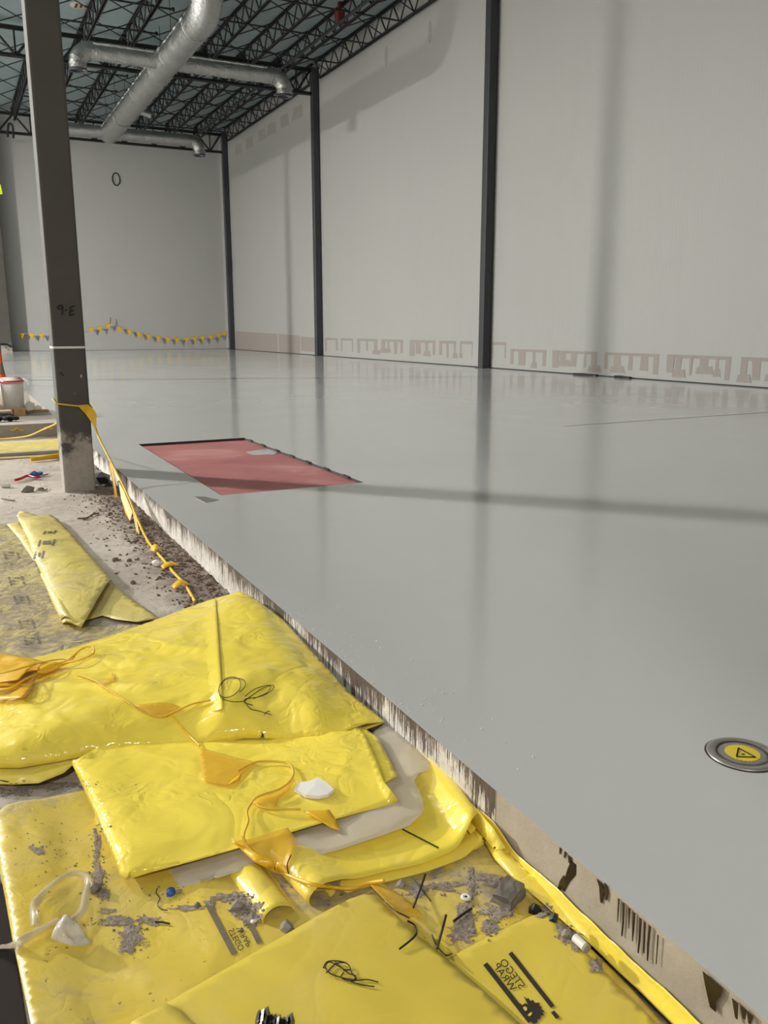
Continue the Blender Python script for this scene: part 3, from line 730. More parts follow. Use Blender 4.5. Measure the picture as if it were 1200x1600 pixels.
# --- far folded piece
far = thing('folded_sheet', at(100, 900, 0), 'pale yellow folded sheet lying alone on the dusty ground', 'plastic sheet')
sheet('tail', M['yellow_far'], [(150, 908, .012), (172, 907, .012), (200, 932, .012), (225, 950, .014), (250, 966, .010), (215, 972, .02), (180, 968, .012), (160, 962, .012), (132, 970, .008), (115, 975, .008)], parent=far, h=.03, wob=.008, wfreq=8, seed=8, zmin=.006)
sheet('side_flap', M['yellow_far'], [(10, 819, .012), (30, 816, .02), (45, 830, .03), (50, 858, .03), (62, 880, .02), (52, 876, .012), (30, 842, .012)], parent=far, h=.03, wob=.006, wfreq=9, seed=10, zmin=.006)
sheet('top_layer', M['yellow_far'], [(26, 806, .04), (30, 799, .045), (38, 799, .045), (60, 806, .035), (78, 804, .04), (90, 811, .035), (110, 832, .03), (140, 866, .035), (173, 905, .05), (165, 915, .05), (150, 940, .05), (138, 962, .045), (127, 980, .03), (112, 974, .035), (103, 970, .05), (98, 974, .03), (80, 938, .03), (64, 895, .03), (52, 870, .03), (45, 845, .03)],
      [[(37, 806, .075), (60, 850, .07), (75, 890, .075), (92, 935, .07), (104, 966, .06)], [(60, 874, .05), (100, 868, .075), (140, 868, .06)]], parent=far, h=.03, wob=.012, wfreq=6, seed=11, zmin=.012)
sweep('curled_edge', M['yellow_far'], [(97, 980), (129, 986)], [(64, 905), (110, 905)], [(1, .034), (.6, .046), (.25, .056), (.05, .044), (0, .028), (.1, .012), (.5, .007), (1, .008)], parent=far, nt=8, fade=.2, seed=3)

# --- layered bundle under the rest
bun = thing('folded_bundle', at(560, 1330, 0), 'glossy yellow sheet folded in layers with looped ends, under clear film', 'plastic sheet')
fl = [(412, 1463), (470, 1440), (530, 1410), (600, 1388), (660, 1375), (720, 1352), (768, 1320)]
bl = [(340, 1352), (430, 1280), (540, 1230), (620, 1200), (648, 1196), (664, 1194), (674, 1194)]
sweep('lower_layer', M['yellow_mid'], fl, bl, [(.34, .010), (.12, .008), (.03, .008), (-.004, .026), (.008, .05), (.05, .062), (.10, .05), (.155, .024), (.4, .017), (.7, .017), (.88, .017), (.95, .018), (1.0, .030), (.995, .044), (.965, .048), (.935, .036), (.92, .024)], .0016, bun, 16, .35, seed=5)
fl2 = [(432, 1450), (480, 1436), (540, 1404), (600, 1384), (660, 1370), (712, 1348), (752, 1312)]
sweep('upper_layer', M['yellow_mid'], fl2, bl, [(.30, .026), (.16, .026), (.13, .036), (.14, .056), (.19, .068), (.27, .058), (.38, .04), (.6, .036), (.76, .038), (.83, .046), (.88, .066), (.92, .086), (.96, .088), (.985, .074), (.98, .056), (.945, .046), (.91, .046)], .0016, bun, 16, .12, seed=9)
sweep('middle_layer', M['yellow_mid'], [(500, 1432), (545, 1409), (605, 1393), (665, 1378), (724, 1356), (756, 1330)], bl[1:6], [(0, .024), (.1, .027), (.4, .027), (.7, .027), (.9, .029), (1.0, .03)], .0016, bun, 10, .4, seed=13)
# --- clear film
film = thing('clear_film', at(600, 1230, .05), 'cloudy clear plastic film crumpled between the yellow sheets', 'plastic film')
sheet('film_sheet', M['film'], [(575, 1150, .07), (600, 1132, .075), (622, 1146, .075), (650, 1170, .08), (673, 1192, .08), (670, 1203, .085), (655, 1208, .09), (647, 1220, .08), (660, 1248, .075), (662, 1268, .07), (640, 1290, .06), (590, 1308, .058), (530, 1328, .055), (480, 1340, .05), (430, 1345, .055), (400, 1320, .05), (480, 1270, .05), (560, 1200, .06)],
      [[(608, 1140, .085), (625, 1190, .088), (648, 1240, .085), (655, 1265, .075)], [(560, 1290, .068), (610, 1285, .07), (645, 1270, .07)]], parent=film, th=.001, h=.018, wob=.008, wfreq=10, seed=14)
sheet('film_fold', M['film'], [(244, 1358, .02), (290, 1345, .035), (350, 1325, .05), (385, 1315, .055), (440, 1330, .05), (400, 1348, .045), (372, 1362, .05), (330, 1376, .03), (292, 1396, .015), (276, 1398, .014), (268, 1380, .02)],
      [[(255, 1360, .035), (300, 1352, .05), (345, 1352, .045)], [(275, 1380, .04), (320, 1368, .05), (370, 1350, .055)]], parent=film, th=.001, h=.014, wob=.006, wfreq=14, seed=15, zmin=.012)

# --- second sheet
s2 = thing('middle_sheet', at(380, 1270, 0), 'shiny yellow sheet with rolled front edge, carrying the white chip', 'plastic sheet')
sheet('tab_layer', M['yellow_new'], [(540, 1128, .088), (566, 1136, .09), (590, 1152, .094), (606, 1182, .096), (621, 1213, .096), (609, 1219, .098), (597, 1226, .098), (570, 1220, .09), (520, 1170, .08)], parent=s2, h=.018, wob=.003, seed=17)
sheet('top_layer', M['yellow_new'], [(112, 1192, .05), (135, 1178, .075), (170, 1160, .06), (300, 1150, .055), (430, 1150, .06), (540, 1128, .09), (566, 1142, .105), (582, 1175, .108), (600, 1222, .108), (612, 1236, .105), (622, 1250, .082), (618, 1256, .072), (560, 1270, .072), (480, 1293, .072), (400, 1318, .072), (300, 1346, .066), (240, 1362, .055), (196, 1375, .05), (188, 1368, .05), (170, 1325, .045), (148, 1270, .045), (128, 1225, .045)],
      [[(140, 1195, .085), (165, 1250, .09), (190, 1315, .095), (203, 1356, .09)], [(172, 1185, .062), (195, 1240, .068), (212, 1300, .082), (216, 1346, .09)], [(203, 1356, .09), (300, 1330, .1), (400, 1302, .105), (480, 1278, .105), (560, 1256, .105), (612, 1242, .105)]], parent=s2, h=.011, wob=.005, wfreq=6, seed=18, zmin=.015, blur=3, ramp=8)
sweep('under_fold', M['yellow_mid'], [(192, 1374), (270, 1360)], [(150, 1290), (250, 1290)], [(.95, .03), (.5, .012), (.1, .012), (0, .03), (.05, .05)], parent=s2, nt=6, fade=.1)

# --- big top sheet
s1 = thing('top_sheet', at(280, 1070, 0), 'largest glossy yellow sheet heaped on top, creased down the middle', 'plastic sheet')
sheet('lower_fold', M['yellow_mid'], [(-70, 1185, .05), (0, 1185, .05), (120, 1155, .036), (300, 1140, .04), (420, 1135, .045), (520, 1130, .055), (590, 1118, .075), (600, 1130, .07), (575, 1139, .072), (540, 1150, .07), (500, 1162, .058), (470, 1168, .054), (330, 1172, .044), (250, 1172, .042), (170, 1178, .04), (118, 1192, .04), (100, 1208, .03), (60, 1224, .025), (20, 1226, .02), (-70, 1222, .02)], parent=s1, h=.02, wob=.004, seed=20, zmin=.014)
sheet('top_layer', M['yellow_new'], [(-75, 1058, .03), (0, 1040, .03), (70, 1024, .03), (130, 1008, .03), (230, 974, .04), (310, 944, .08), (333, 936, .10), (352, 931, .12), (374, 924, .15), (396, 934, .15), (440, 966, .135), (500, 1032, .12), (545, 1082, .105), (582, 1112, .1), (600, 1128, .085), (572, 1131, .1), (545, 1140, .1), (520, 1152, .085), (502, 1161, .07), (470, 1158, .068), (420, 1154, .07), (380, 1154, .068), (350, 1160, .06), (320, 1163, .056), (280, 1165, .055), (230, 1167, .052), (180, 1173, .048), (130, 1182, .045), (80, 1192, .042), (30, 1200, .042), (0, 1200, .042), (-75, 1205, .042)],
      [[(336, 938, .112), (339, 985, .158), (342.5, 1040, .17), (346, 1090, .164), (348, 1113, .15)],
       [(-75, 1180, .088), (0, 1174, .088), (60, 1166, .088), (150, 1148, .092), (250, 1130, .098), (300, 1121, .106), (338, 1112, .122)], [(354, 1110, .135), (390, 1126, .12), (430, 1136, .118), (470, 1142, .112), (496, 1148, .102)],
       [(34, 1172, .09), (60, 1130, .115), (110, 1080, .105)],
       [(499, 1146, .104), (490, 1110, .145), (470, 1070, .16), (440, 1010, .165), (400, 960, .17), (374, 932, .165)],
       [(160, 1010, .06), (240, 990, .10), (310, 965, .12)], [(260, 1040, .14), (300, 1043, .16), (335, 1046, .155)], [(120, 1110, .13), (200, 1090, .14), (280, 1070, .15)]],
      parent=s1, h=.013, wob=.010, wfreq=5, relax=0, blur=1.6, ramp=7, seed=21, zmin=.02)

# the fold line down its middle: a narrow lap whose right edge stands a little proud
lap = []; rows = [(935.5 if k == 0 else 936+k*11) for k in range(17)]
for y in rows:
    xl = 335.5+(y-936)*.068; row = []
    for dx, dz in ((1.5, .0065), (0, .0085), (-3, .0075), (-8, .0045), (-15, .0012), (-22, -.001)): row.append(hit(xl+dx, max(y, 938+dx*-.2), dz))
    lap.append(row)
vs = [p for r_ in lap for p in r_]; nc = 6
MB().add(vs, [(a*nc+b, a*nc+b+1, (a+1)*nc+b+1, (a+1)*nc+b) for a in range(len(lap)-1) for b in range(nc-1)], True).build('crease_lap', M['yellow_new'], s1)
register(bpy.data.objects['crease_lap'])
# --- bottom sheets
s5 = tag(sheet('printed_sheet', M['yellow_flat'], [(688, 1508, 0.032), (720, 1487, 0.034), (775, 1458, 0.036), (830, 1432, 0.040), (852, 1427, 0.044), (868, 1438, 0.044), (905, 1478, 0.040), (960, 1534, 0.040), (1000, 1573, 0.040), (1035, 1608, 0.040), (1110, 1690, 0.040), (860, 1720, 0.032), (800, 1600, 0.030), (740, 1545, 0.030)], h=.02, wob=.005, wfreq=4, seed=25, zmin=.026), 'flat yellow sheet printed with mirrored black lettering near the slab edge', 'plastic sheet')
s4 = tag(sheet('front_sheet', M['yellow_flat'], [(150, 1680, 0.045), (205, 1602, 0.046), (262, 1567, 0.046), (330, 1528, 0.046), (400, 1488, 0.047), (455, 1456, 0.048), (510, 1424, 0.050), (545, 1406, 0.052), (568, 1398, 0.054), (587, 1400, 0.054), (606, 1418, 0.052), (650, 1460, 0.048), (700, 1500, 0.046), (760, 1552, 0.046), (812, 1600, 0.046), (890, 1690, 0.044), (880, 1730, 0.044), (150, 1740, 0.045)],
         h=.022, wob=.007, wfreq=3.5, seed=27, zmin=.036), 'plain yellow sheet at the front carrying the tangled tie wire', 'plastic sheet')
s4b = tag(sheet('corner_sheet', M['yellow_flat'], [(205, 1598, 0.058), (260, 1568, 0.062), (285, 1580, 0.064), (330, 1630, 0.062), (340, 1690, 0.058), (190, 1690, 0.056)], h=.02, wob=.004, seed=28, zmin=.052), 'small yellow sheet corner overlapping at the bottom picture edge', 'plastic sheet')

# --- strip standing against the slab edge
st_ = thing('edge_strip', (1.1, 1.2, 0), 'yellow film strip turned up along the foot of slab edge', 'plastic sheet')
top = [(746, 1262), (769, 1282), (810, 1337), (870, 1387), (907, 1424), (966, 1479), (998, 1511), (1040, 1546), (1092, 1596), (1170, 1670)]
ytop = [(atX(x, y, EX-.008).y, atX(x, y, EX-.008).z) for x, y in top]
vs = []; n_r = 8; NS = 60
for j in range(NS+1):
    y = ytop[0][0]+(ytop[-1][0]-ytop[0][0])*j/NS
    zt = np.interp(-y, [-a for a, b in ytop], [b for a, b in ytop]) + .004*noise.noise(Vector((y*20, 0, 0)))
    for k in range(n_r+1):
        s = k/n_r; z = .012+(zt-.012)*s
        x = EX-.006-.012*(1-s)**2-.004*(1+noise.noise(Vector((y*9, s*2, 1))))*(1-.6*s)
        vs.append((x, y, max(z, .012)))
W_ = n_r+1
o = MB().add(vs, [(j*W_+k, (j+1)*W_+k, (j+1)*W_+k+1, j*W_+k+1) for j in range(NS) for k in range(n_r)], True).build('upstand', M['yellow_mid'], st_)
o.modifiers.new('thickness', 'SOLIDIFY').thickness = .0016; register(o)
sheet('ground_flap', M['yellow_mid'], [(742, 1272, .03), (770, 1300, .03), (800, 1338, .03), (850, 1385, .022), (905, 1438, .018), (955, 1490, .016), (925, 1478, .014), (880, 1440, .018), (835, 1400, .03), (800, 1370, .035), (775, 1345, .03), (755, 1312, .02), (735, 1282, .02)],
      [[(760, 1298, .055), (800, 1352, .06), (845, 1396, .045)]], parent=st_, h=.014, wob=.008, wfreq=16, seed=31, zmin=.012)
sheet('crumpled_end', M['yellow_mid'], [(690, 1218, .06), (705, 1222, .07), (740, 1258, .08), (772, 1295, .09), (790, 1325, .06), (775, 1330, .05), (745, 1295, .05), (715, 1255, .05)],
      [[(705, 1232, .09), (745, 1274, .11), (776, 1312, .08)]], parent=st_, h=.012, wob=.01, wfreq=20, seed=33)

tag(MB().slab([at(-120, 1330, .004), at(0, 1375, .004), at(18, 1440, .004), at(24, 1500, .004), at(34, 1560, .004), at(46, 1640, .004), at(60, 1720, .004), at(-120, 1720, .004)], .003).build('shade_patch', M['shade_brown']), 'dark brown patch painting the shade under the rolled sheet edge at bottom left', 'mat')  # flat dark patch painting the shadowed gap below the raised sheet edge
# =================================================================== PRINT ON SHEETS
def text_px(s, o_, e_, up, mat, parent, name='lettering', dz=.0022, mirror=False):
    cu = bpy.data.curves.new('text', 'FONT'); cu.body = s; cu.resolution_u = 3
    to = bpy.data.objects.new('text', cu); COL.objects.link(to)
    dg = bpy.context.evaluated_depsgraph_get(); dg.update()
    me = bpy.data.meshes.new_from_object(to.evaluated_get(dg)); bpy.data.objects.remove(to); bpy.data.curves.remove(cu)
    xs_ = [v.co.x for v in me.vertices]; ysv = [v.co.y for v in me.vertices]; x0, x1, y1 = min(xs_), max(xs_), max(ysv)
    for v in me.vertices:
        u = (v.co.x-x0)/(x1-x0); k = v.co.y/y1
        v.co = hit(o_[0]+(e_[0]-o_[0])*u+up[0]*k, o_[1]+(e_[1]-o_[1])*u+up[1]*k, dz)
    me.name = name; me.materials.append(mat); return link(name, me, parent)
def patch_px(pts, mat, parent, name, dz=.0022, sub=1):
    return MB().add([hit(x, y, dz) for x, y in pts], [tuple(range(len(pts)))]).build(name, mat, parent)
def bar_px(a, b, wv, mat, parent, name='printed_bar', n=12, dz=.0022):
    mb = MB(); P0 = []
    for i in range(n+1):
        t = i/n; x, y = a[0]+(b[0]-a[0])*t, a[1]+(b[1]-a[1])*t; P0 += [hit(x, y, dz), hit(x+wv[0], y+wv[1], dz)]
    return mb.add(P0, [(2*i, 2*i+1, 2*i+3, 2*i+2) for i in range(n)]).build(name, mat, parent)
bar_px((322, 1418), (362, 1494), (8.5, -4), M['ink_pale'], base); bar_px((384, 1440), (402, 1477), (7.5, -4), M['ink_pale'], base)
text_px('STEGO', (364.5, 1451.3), (382, 1483.5), (-8.2, 4.5), M['ink'], base); text_px('WRAP', (376.2, 1448), (393.5, 1477), (-8, 4.3), M['ink'], base)
c5 = lambda x, y: (740+x/7.5, 1470+y/7.5)
bar_px(c5(408, 165), c5(905, 800), (5.6, -4.0), M['ink'], s5); bar_px(c5(905, 850), c5(965, 928), (5.6, -3.0), M['ink'], s5)
bar_px(c5(112, 295), c5(640, 975), (6.5, -4.2), M['ink'], s5)
text_px('STEGO', c5(541, 580), c5(301, 260), (9.1, -6.8), M['ink'], s5); text_px('WRAP', c5(444, 615), c5(228, 310), (9.1, -6.8), M['ink'], s5)
em = [(585, 655), (620, 690), (640, 680), (665, 715), (700, 705), (720, 740), (775, 735), (770, 770), (800, 790), (790, 810), (835, 840), (805, 850), (825, 880), (785, 890), (780, 930), (750, 930), (745, 970), (700, 985), (640, 930), (600, 870), (560, 830), (530, 790), (535, 740), (570, 765), (610, 740), (635, 760)]
patch_px([c5(*p) for p in em], M['ink'], s5, 'printed_emblem', .0022)
patch_px([c5(*p) for p in ((575, 800), (600, 785), (625, 800), (625, 835), (600, 840))], M['yellow_flat'], s5, 'emblem_gap', .0036)
patch_px([c5(*p) for p in ((630, 890), (655, 865), (685, 850), (680, 885), (655, 905))], M['yellow_flat'], s5, 'emblem_gap', .0036)
for (x, y, w_, h_) in ((62, 844, 22, 10), (70, 830, 16, 5), (55, 862, 12, 12)):            # pale print on the far folded sheet
    bar_px((x, y), (x-4, y+h_), (3, .3), M['ink_pale'], far.children[2], n=3, dz=.003); bar_px((x+w_, y-1), (x+w_-4, y-1+h_), (3, .3), M['ink_pale'], far.children[2], n=3, dz=.003)
    bar_px((x+5, y+h_*.2), (x+4, y+h_*.75), (w_-9, -.6), M['ink_pale'], far.children[2], n=2, dz=.003)
for (x, y) in ((12, 902), (20, 932), (28, 970), (36, 996), (4, 862)):                     # worn print on the ground sheet
    bar_px((x, y), (x+4, y+13), (4, 0), M['ink_worn'], old, n=3, dz=.003); bar_px((x+20, y-1), (x+24, y+12), (4, 0), M['ink_worn'], old, n=3, dz=.003)
    for k in range(3): bar_px((x+7, y+1+k*4), (x+8, y+3+k*4), (11-k*2, -.4), M['ink_worn'], old, n=1, dz=.003)

# =================================================================== LOOSE THINGS
def wire(pts, r, name, mat, parent=None, k=6): return MB().tube(smooth_line([hit(x, y, dz+r) for x, y, dz in pts], k), r, 6).build(name, mat, parent)
# pennant line tied round the big column
pl = thing('pennant_line', (.82, 7.2, .7), 'yellow pennant rope tied round the 9-E column, trailing to the sheets', 'pennant line')
zr = atY(110, 632, CY0).z
wr = [(CX0-.012, CY1+.012, zr+.03), (CX0-.012, CY0-.012, atY(101, 630, CY0).z), (CX1-.1, CY0-.014, atY(125, 634, CY0).z), (CX1+.012, CY0-.012, atY(140, 637, CY0).z), (CX1+.012, CY1+.012, zr), (CX0-.012, CY1+.012, zr+.03)]
MB().tube(wr, .007, 6).build('tied_loop', M['rope'], pl)
p0 = Vector((CX1+.01, CY0-.02, atY(141, 645, CY0).z))
def sky(x, y, Y): return atY(x, y, Y)
trail = [p0, sky(151, 675, 7.0), sky(165, 705, 6.75), sky(182, 738, 6.45), sky(200, 775, 6.05), sky(215, 812, 5.6), sky(232, 847, 5.2), sky(255, 880, 4.75), sky(272, 905, 4.45), sky(290, 930, 4.2), hit(305, 943, .006)]
trail = [Vector((p.x, p.y, max(p.z, .012))) for p in trail]
MB().tube(smooth_line(trail, 5), .0085, 6).build('rope', M['rope'], pl)
def flag3(pts, mat=None, parent=pl, name='pennant', th=.003):
    q = [Vector(p) for p in pts]; n = (q[1]-q[0]).cross(q[-1]-q[0]).normalized()*th
    return MB().slab(q, n).build(name, mat or M['pennant'], parent)
flag3([sky(121, 633, CY0-.03), sky(138, 632, CY0-.03), sky(149, 643, 7.08), sky(151, 650, 7.06), sky(150, 672, 7.0), sky(143, 660, 7.06), sky(135, 648, 7.14)])
flag3([sky(170, 722, 6.6), sky(176, 728, 6.55), sky(183, 776, 6.4), sky(180, 779, 6.4)])
flag3([sky(174, 724, 6.6), sky(187, 748, 6.35), sky(184, 752, 6.35)])
flag3([sky(185, 752, 6.3), sky(193, 766, 6.15), sky(207, 800, 5.75), sky(203, 814, 5.72), sky(196, 803, 5.9), sky(189, 778, 6.1)])
flag3([sky(207, 800, 5.75), sky(213, 812, 5.65), sky(218, 834, 5.45), sky(226, 838, 5.4), sky(214, 836, 5.5)])
flag3([sky(227, 842, 5.25), sky(234, 852, 5.15), sky(240, 866, 5.0), sky(234, 860, 5.05)])
def curl(x, y, w_, h_, dz, seed):                                # a little vinyl flag lying curled on the dirt
    vs = []; n = 7; a = random.Random(seed)
    L = hit(x-w_/2, y+h_*.3, 0); R_ = hit(x+w_/2, y-h_*.3, 0); d = R_-L
    f = Vector((-d.y, d.x, 0)).normalized()*.035
    for i in range(n+1):
        t = i/n; p = L+d*t; hgt = dz*math.sin(t*math.pi)*(1 if seed % 2 else .7)+.012
        vs += [p+Vector((0, 0, hgt))+f*(1-t*.3), p+Vector((0, 0, hgt*.55+.006))-f*(1-t*.6)]
    MB().add(vs, [(2*i, 2*i+1, 2*i+3, 2*i+2) for i in range(n)], True).build('pennant', M['orange'], pl).modifiers.new('thickness', 'SOLIDIFY').thickness = .002
curl(246, 863, 15, 6, .035, 1); curl(266, 888, 26, 7, .028, 2); curl(283, 919, 26, 8, .026, 3)
# rope going left from the column
pl2 = thing('ground_rope', at(40, 685, .05), 'thin yellow rope running left from the column over the ground', 'rope')
MB().tube(smooth_line([atY(90, 660, 7.5), atY(84, 664, 8.0), atY(66, 672, 8.8), atY(45, 681, 9.4), atY(25, 684, 9.8), atY(0, 686, 10), atY(-40, 688, 10.2)], 5), .008, 6).build('rope', M['rope'], pl2)
for (xa, ya_, xb, yb_) in ((16, 671, 37, 671), (62, 669, 83, 668)):
    q = [atY(xa+(xb-xa)*t, ya_+2*math.sin(t*9), 11.2) for t in [i/12 for i in range(13)]]
    MB().tube(q, .008, 5).build('slack_loop', M['rope'], pl2)
# pennant line on the back wall
bp = thing('wall_pennants', (8, BY-.1, 1.0), 'string of small yellow pennants along the foot of back wall', 'pennant line')
def bflag(x, y, w_=9, h_=13, Y=BY-.28):
    a, b, c = atY(x-w_/2, y, Y), atY(x+w_/2, y+.5, Y), atY(x+1, y+h_, Y); flag3([a, b, c], M['pennant'], bp, th=.01)
left = [(15, 519), (34, 521), (49, 521), (64, 521)]; mid = [(142, 511.5), (156, 510), (168.5, 506)]
right = [(187, 511), (202, 515.5), (217, 519.5), (232, 523), (247, 525.5), (262, 527), (276, 527.5), (291, 527), (304, 526), (316, 525), (329, 523.5), (341, 520.5), (350, 517)]
for x, y in left: bflag(x, y, 8, 9)
for x, y in mid: bflag(x, y, 8, 9)
for x, y in right: bflag(x, y, 8, 9)
MB().tube([atY(x, y, BY-.29) for x, y in [(-5, 516)]+left+[(90, 519), (120, 515)]+mid+[(172, 503)]], .012, 4).build('string', M['rope'], bp)
MB().tube([atY(x, y, BY-.29) for x, y in [(172, 503)]+right+[(356, 512)]], .012, 4).build('string', M['rope'], bp)
p = atY(172, 503, BY-.29); MB().tube([(p.x, p.y, p.z-.1), (p.x+.03, p.y+.02, p.z+.1), (p.x+.05, p.y+.04, p.z+.24)], .025, 6).build('hook', M['cone_band'], bp)

# orange bundle and pennants on the yellow sheets
ob = thing('tangled_pennants', hit(60, 1060), 'tangled orange pennant rope gathered on the large sheet at left', 'pennant line')
def drape(pts, mat, parent, name='pennant', h=.012, lift=.006, wob=.004, seed=0, th=.0012):
    w3 = [tuple(hit(x, y, lift+(q[0] if q else 0))) for x, y, *q in pts]
    return sheet(name, mat, w3, parent=parent, th=th, h=h, wob=wob, wfreq=14, seed=seed, world=True)
drape([(-40, 1034), (10, 1030), (45, 1036), (75, 1044), (105, 1042), (80, 1052), (40, 1060), (20, 1066), (-40, 1066)], M['orange'], ob, h=.016, wob=.014, seed=41, lift=.022)
drape([(-40, 1070, .02), (5, 1062, .03), (40, 1054, .03), (65, 1054, .02), (50, 1066, .03), (30, 1082, .02), (0, 1086, .02), (-40, 1090)], M['orange'], ob, h=.016, wob=.014, seed=42, lift=.026)
drape([(-40, 1092), (0, 1094), (15, 1094), (40, 1078), (52, 1066), (62, 1062), (45, 1088), (36, 1098), (12, 1100), (-40, 1100)], M['orange'], ob, h=.016, wob=.01, seed=43, lift=.018)
drape([(58, 1056), (80, 1042), (110, 1042), (84, 1054), (68, 1060)], M['orange'], ob, h=.014, wob=.008, seed=44, lift=.016)
wire([(-20, 1092, .03), (15, 1090, .03), (40, 1076, .03), (62, 1061, .02), (88, 1048, .02), (108, 1040, .02), (128, 1027, .03), (146, 1024, .03), (145, 1032, .02), (120, 1042, .02), (100, 1046, .02), (80, 1057, .02), (64, 1058, .02), (62, 1050, .02), (75, 1044, .02)], .0035, 'rope', M['orange'], ob)
wire([(-20, 1070, .03), (20, 1062, .03), (60, 1050, .03), (95, 1043, .03), (112, 1040, .02), (122, 1028, .02), (134, 1022, .02), (148, 1028, .02)], .003, 'rope', M['rope'], ob)
wire([(118, 1056, .006), (135, 1062, .006), (152, 1069, .006), (160, 1075, .006), (176, 1085, .006), (200, 1101, .006), (222, 1116, .006), (248, 1124, .006), (265, 1120, .006), (300, 1104, .006), (328, 1098, .006)], .003, 'rope', M['rope'], ob)
wire([(268, 1122, .006), (282, 1138, .006), (298, 1155, .006), (312, 1170, .008)], .0028, 'rope', M['orange'], ob)
drape([(158, 1072), (172, 1061), (175, 1052), (180, 1064), (168, 1071)], M['orange_clear'], ob, h=.01, lift=.008, seed=45)
drape([(205, 1104), (250, 1099), (272, 1102), (285, 1108), (262, 1122), (240, 1122)], M['orange_clear'], ob, h=.012, lift=.004, seed=46)
op = thing('trailing_pennants', hit(400, 1250), 'orange pennant rope trailing over the middle sheet past the white chip', 'pennant line')
drape([(312, 1172), (345, 1180), (372, 1188), (402, 1194), (378, 1212), (366, 1222), (356, 1231), (336, 1228), (316, 1222)], M['orange_clear'], op, h=.012, lift=.006, seed=47)
drape([(356, 1231), (366, 1221), (378, 1213), (374, 1224)], M['orange'], op, h=.008, lift=.009, seed=48, wob=.002)
drape([(392, 1258), (402, 1248), (432, 1238), (452, 1224), (460, 1222), (454, 1236), (436, 1250), (430, 1268), (410, 1264)], M['orange_clear'], op, h=.012, lift=.006, seed=49)
drape([(475, 1272), (515, 1270), (527, 1290), (531, 1303), (516, 1298), (498, 1286)], M['orange'], op, h=.012, lift=.008, seed=50)
wire([(372, 1210, .008), (400, 1196, .008), (430, 1195, .008), (450, 1198, .008), (458, 1208, .008), (456, 1222, .008), (438, 1238, .008), (404, 1250, .008), (392, 1262, .008), (386, 1276, .01), (388, 1290, .01), (382, 1308, .01), (380, 1319, .008)], .003, 'rope', M['rope'], op)
wire([(400, 1262, .008), (412, 1268, .008), (440, 1270, .008), (470, 1270, .008)], .0028, 'rope', M['rope'], op)
lp = thing('lower_pennants', hit(420, 1340), 'orange pennants lying across the looped bundle in front of clear film', 'pennant line')
drape([(362, 1322), (390, 1318), (420, 1308), (450, 1300), (464, 1322), (456, 1342), (450, 1376), (432, 1372), (405, 1358), (384, 1340)], M['orange_clear'], lp, h=.012, lift=.012, seed=51, wob=.008)
drape([(362, 1322), (372, 1330), (400, 1344), (440, 1362), (452, 1378), (430, 1372), (400, 1360), (380, 1342)], M['orange'], lp, h=.01, lift=.02, seed=52, wob=.006)
drape([(576, 1388), (596, 1386), (620, 1402), (650, 1424), (662, 1440), (640, 1440), (618, 1430), (602, 1415)], M['orange_clear'], lp, h=.012, lift=.012, seed=53)
wire([(380, 1320, .02), (388, 1340, .024), (420, 1362, .02), (452, 1380, .016), (490, 1392, .012), (520, 1396, .012), (550, 1398, .012), (575, 1390, .012), (600, 1386, .012)], .0045, 'rope', M['orange'], lp)
wire([(455, 1345, .014), (449, 1360, .014), (452, 1378, .014)], .0015, 'thread', M['wire'], lp)
# wires
def wire_thing(name, label, lines, r, mat, cat='wire'):
    mb = MB()
    for L in lines: mb.tube(smooth_line([hit(x, y, dz+r) for x, y, dz in L], 6), r, 5)
    return tag(mb.build(name, mat), label, cat)
wire_thing('tie_wire', 'thin coiled wire lying on the largest sheet beside its crease', [
    [(345, 1074, .004), (352, 1063, .004), (366, 1060, .004), (375, 1066, .004), (375, 1078, .004), (364, 1089, .004), (350, 1092, .004), (342, 1084, .004), (345, 1070, .004), (360, 1062, .004), (380, 1064, .004), (383, 1074, .004), (374, 1084, .004)],
    [(342, 1078, .004), (345, 1092, .004), (360, 1098, .004), (380, 1098, .004), (392, 1090, .004), (410, 1078, .004), (427, 1073, .004), (424, 1082, .004), (405, 1091, .004), (385, 1094, .004), (382, 1100, .004), (395, 1104, .004)],
    [(383, 1090, .004), (400, 1078, .004), (422, 1073, .004), (418, 1084, .004), (396, 1094, .004)],
    [(382, 1096, .004), (390, 1109, .004), (404, 1113, .004), (414, 1116, .004), (424, 1119, .004)], [(413, 1119, .004), (418, 1114, .004), (422, 1114, .004)]], .0012, M['wire'])
wire_thing('wire_tangle', 'dark tangled tie wire on the front yellow sheet', [
    [(505, 1515, .003), (512, 1506, .004), (530, 1506, .005), (544, 1512, .006), (550, 1524, .004), (557, 1533, .004), (548, 1534, .004), (530, 1530, .004), (515, 1524, .004), (508, 1514, .004)],
    [(507, 1518, .006), (515, 1508, .006), (535, 1518, .006), (545, 1526, .006), (556, 1530, .006), (552, 1536, .004)], [(510, 1525, .006), (525, 1512, .008), (541, 1509, .006)], [(523, 1508, .008), (538, 1521, .008), (548, 1521, .008), (537, 1523, .008)],
    [(537, 1523, .004), (533, 1531, .004), (545, 1535, .002), (560, 1534, .002), (575, 1533, .002), (591, 1537, .002)], [(548, 1536, .002), (565, 1541, .002), (585, 1544, .002)]], .0013, M['wire'])
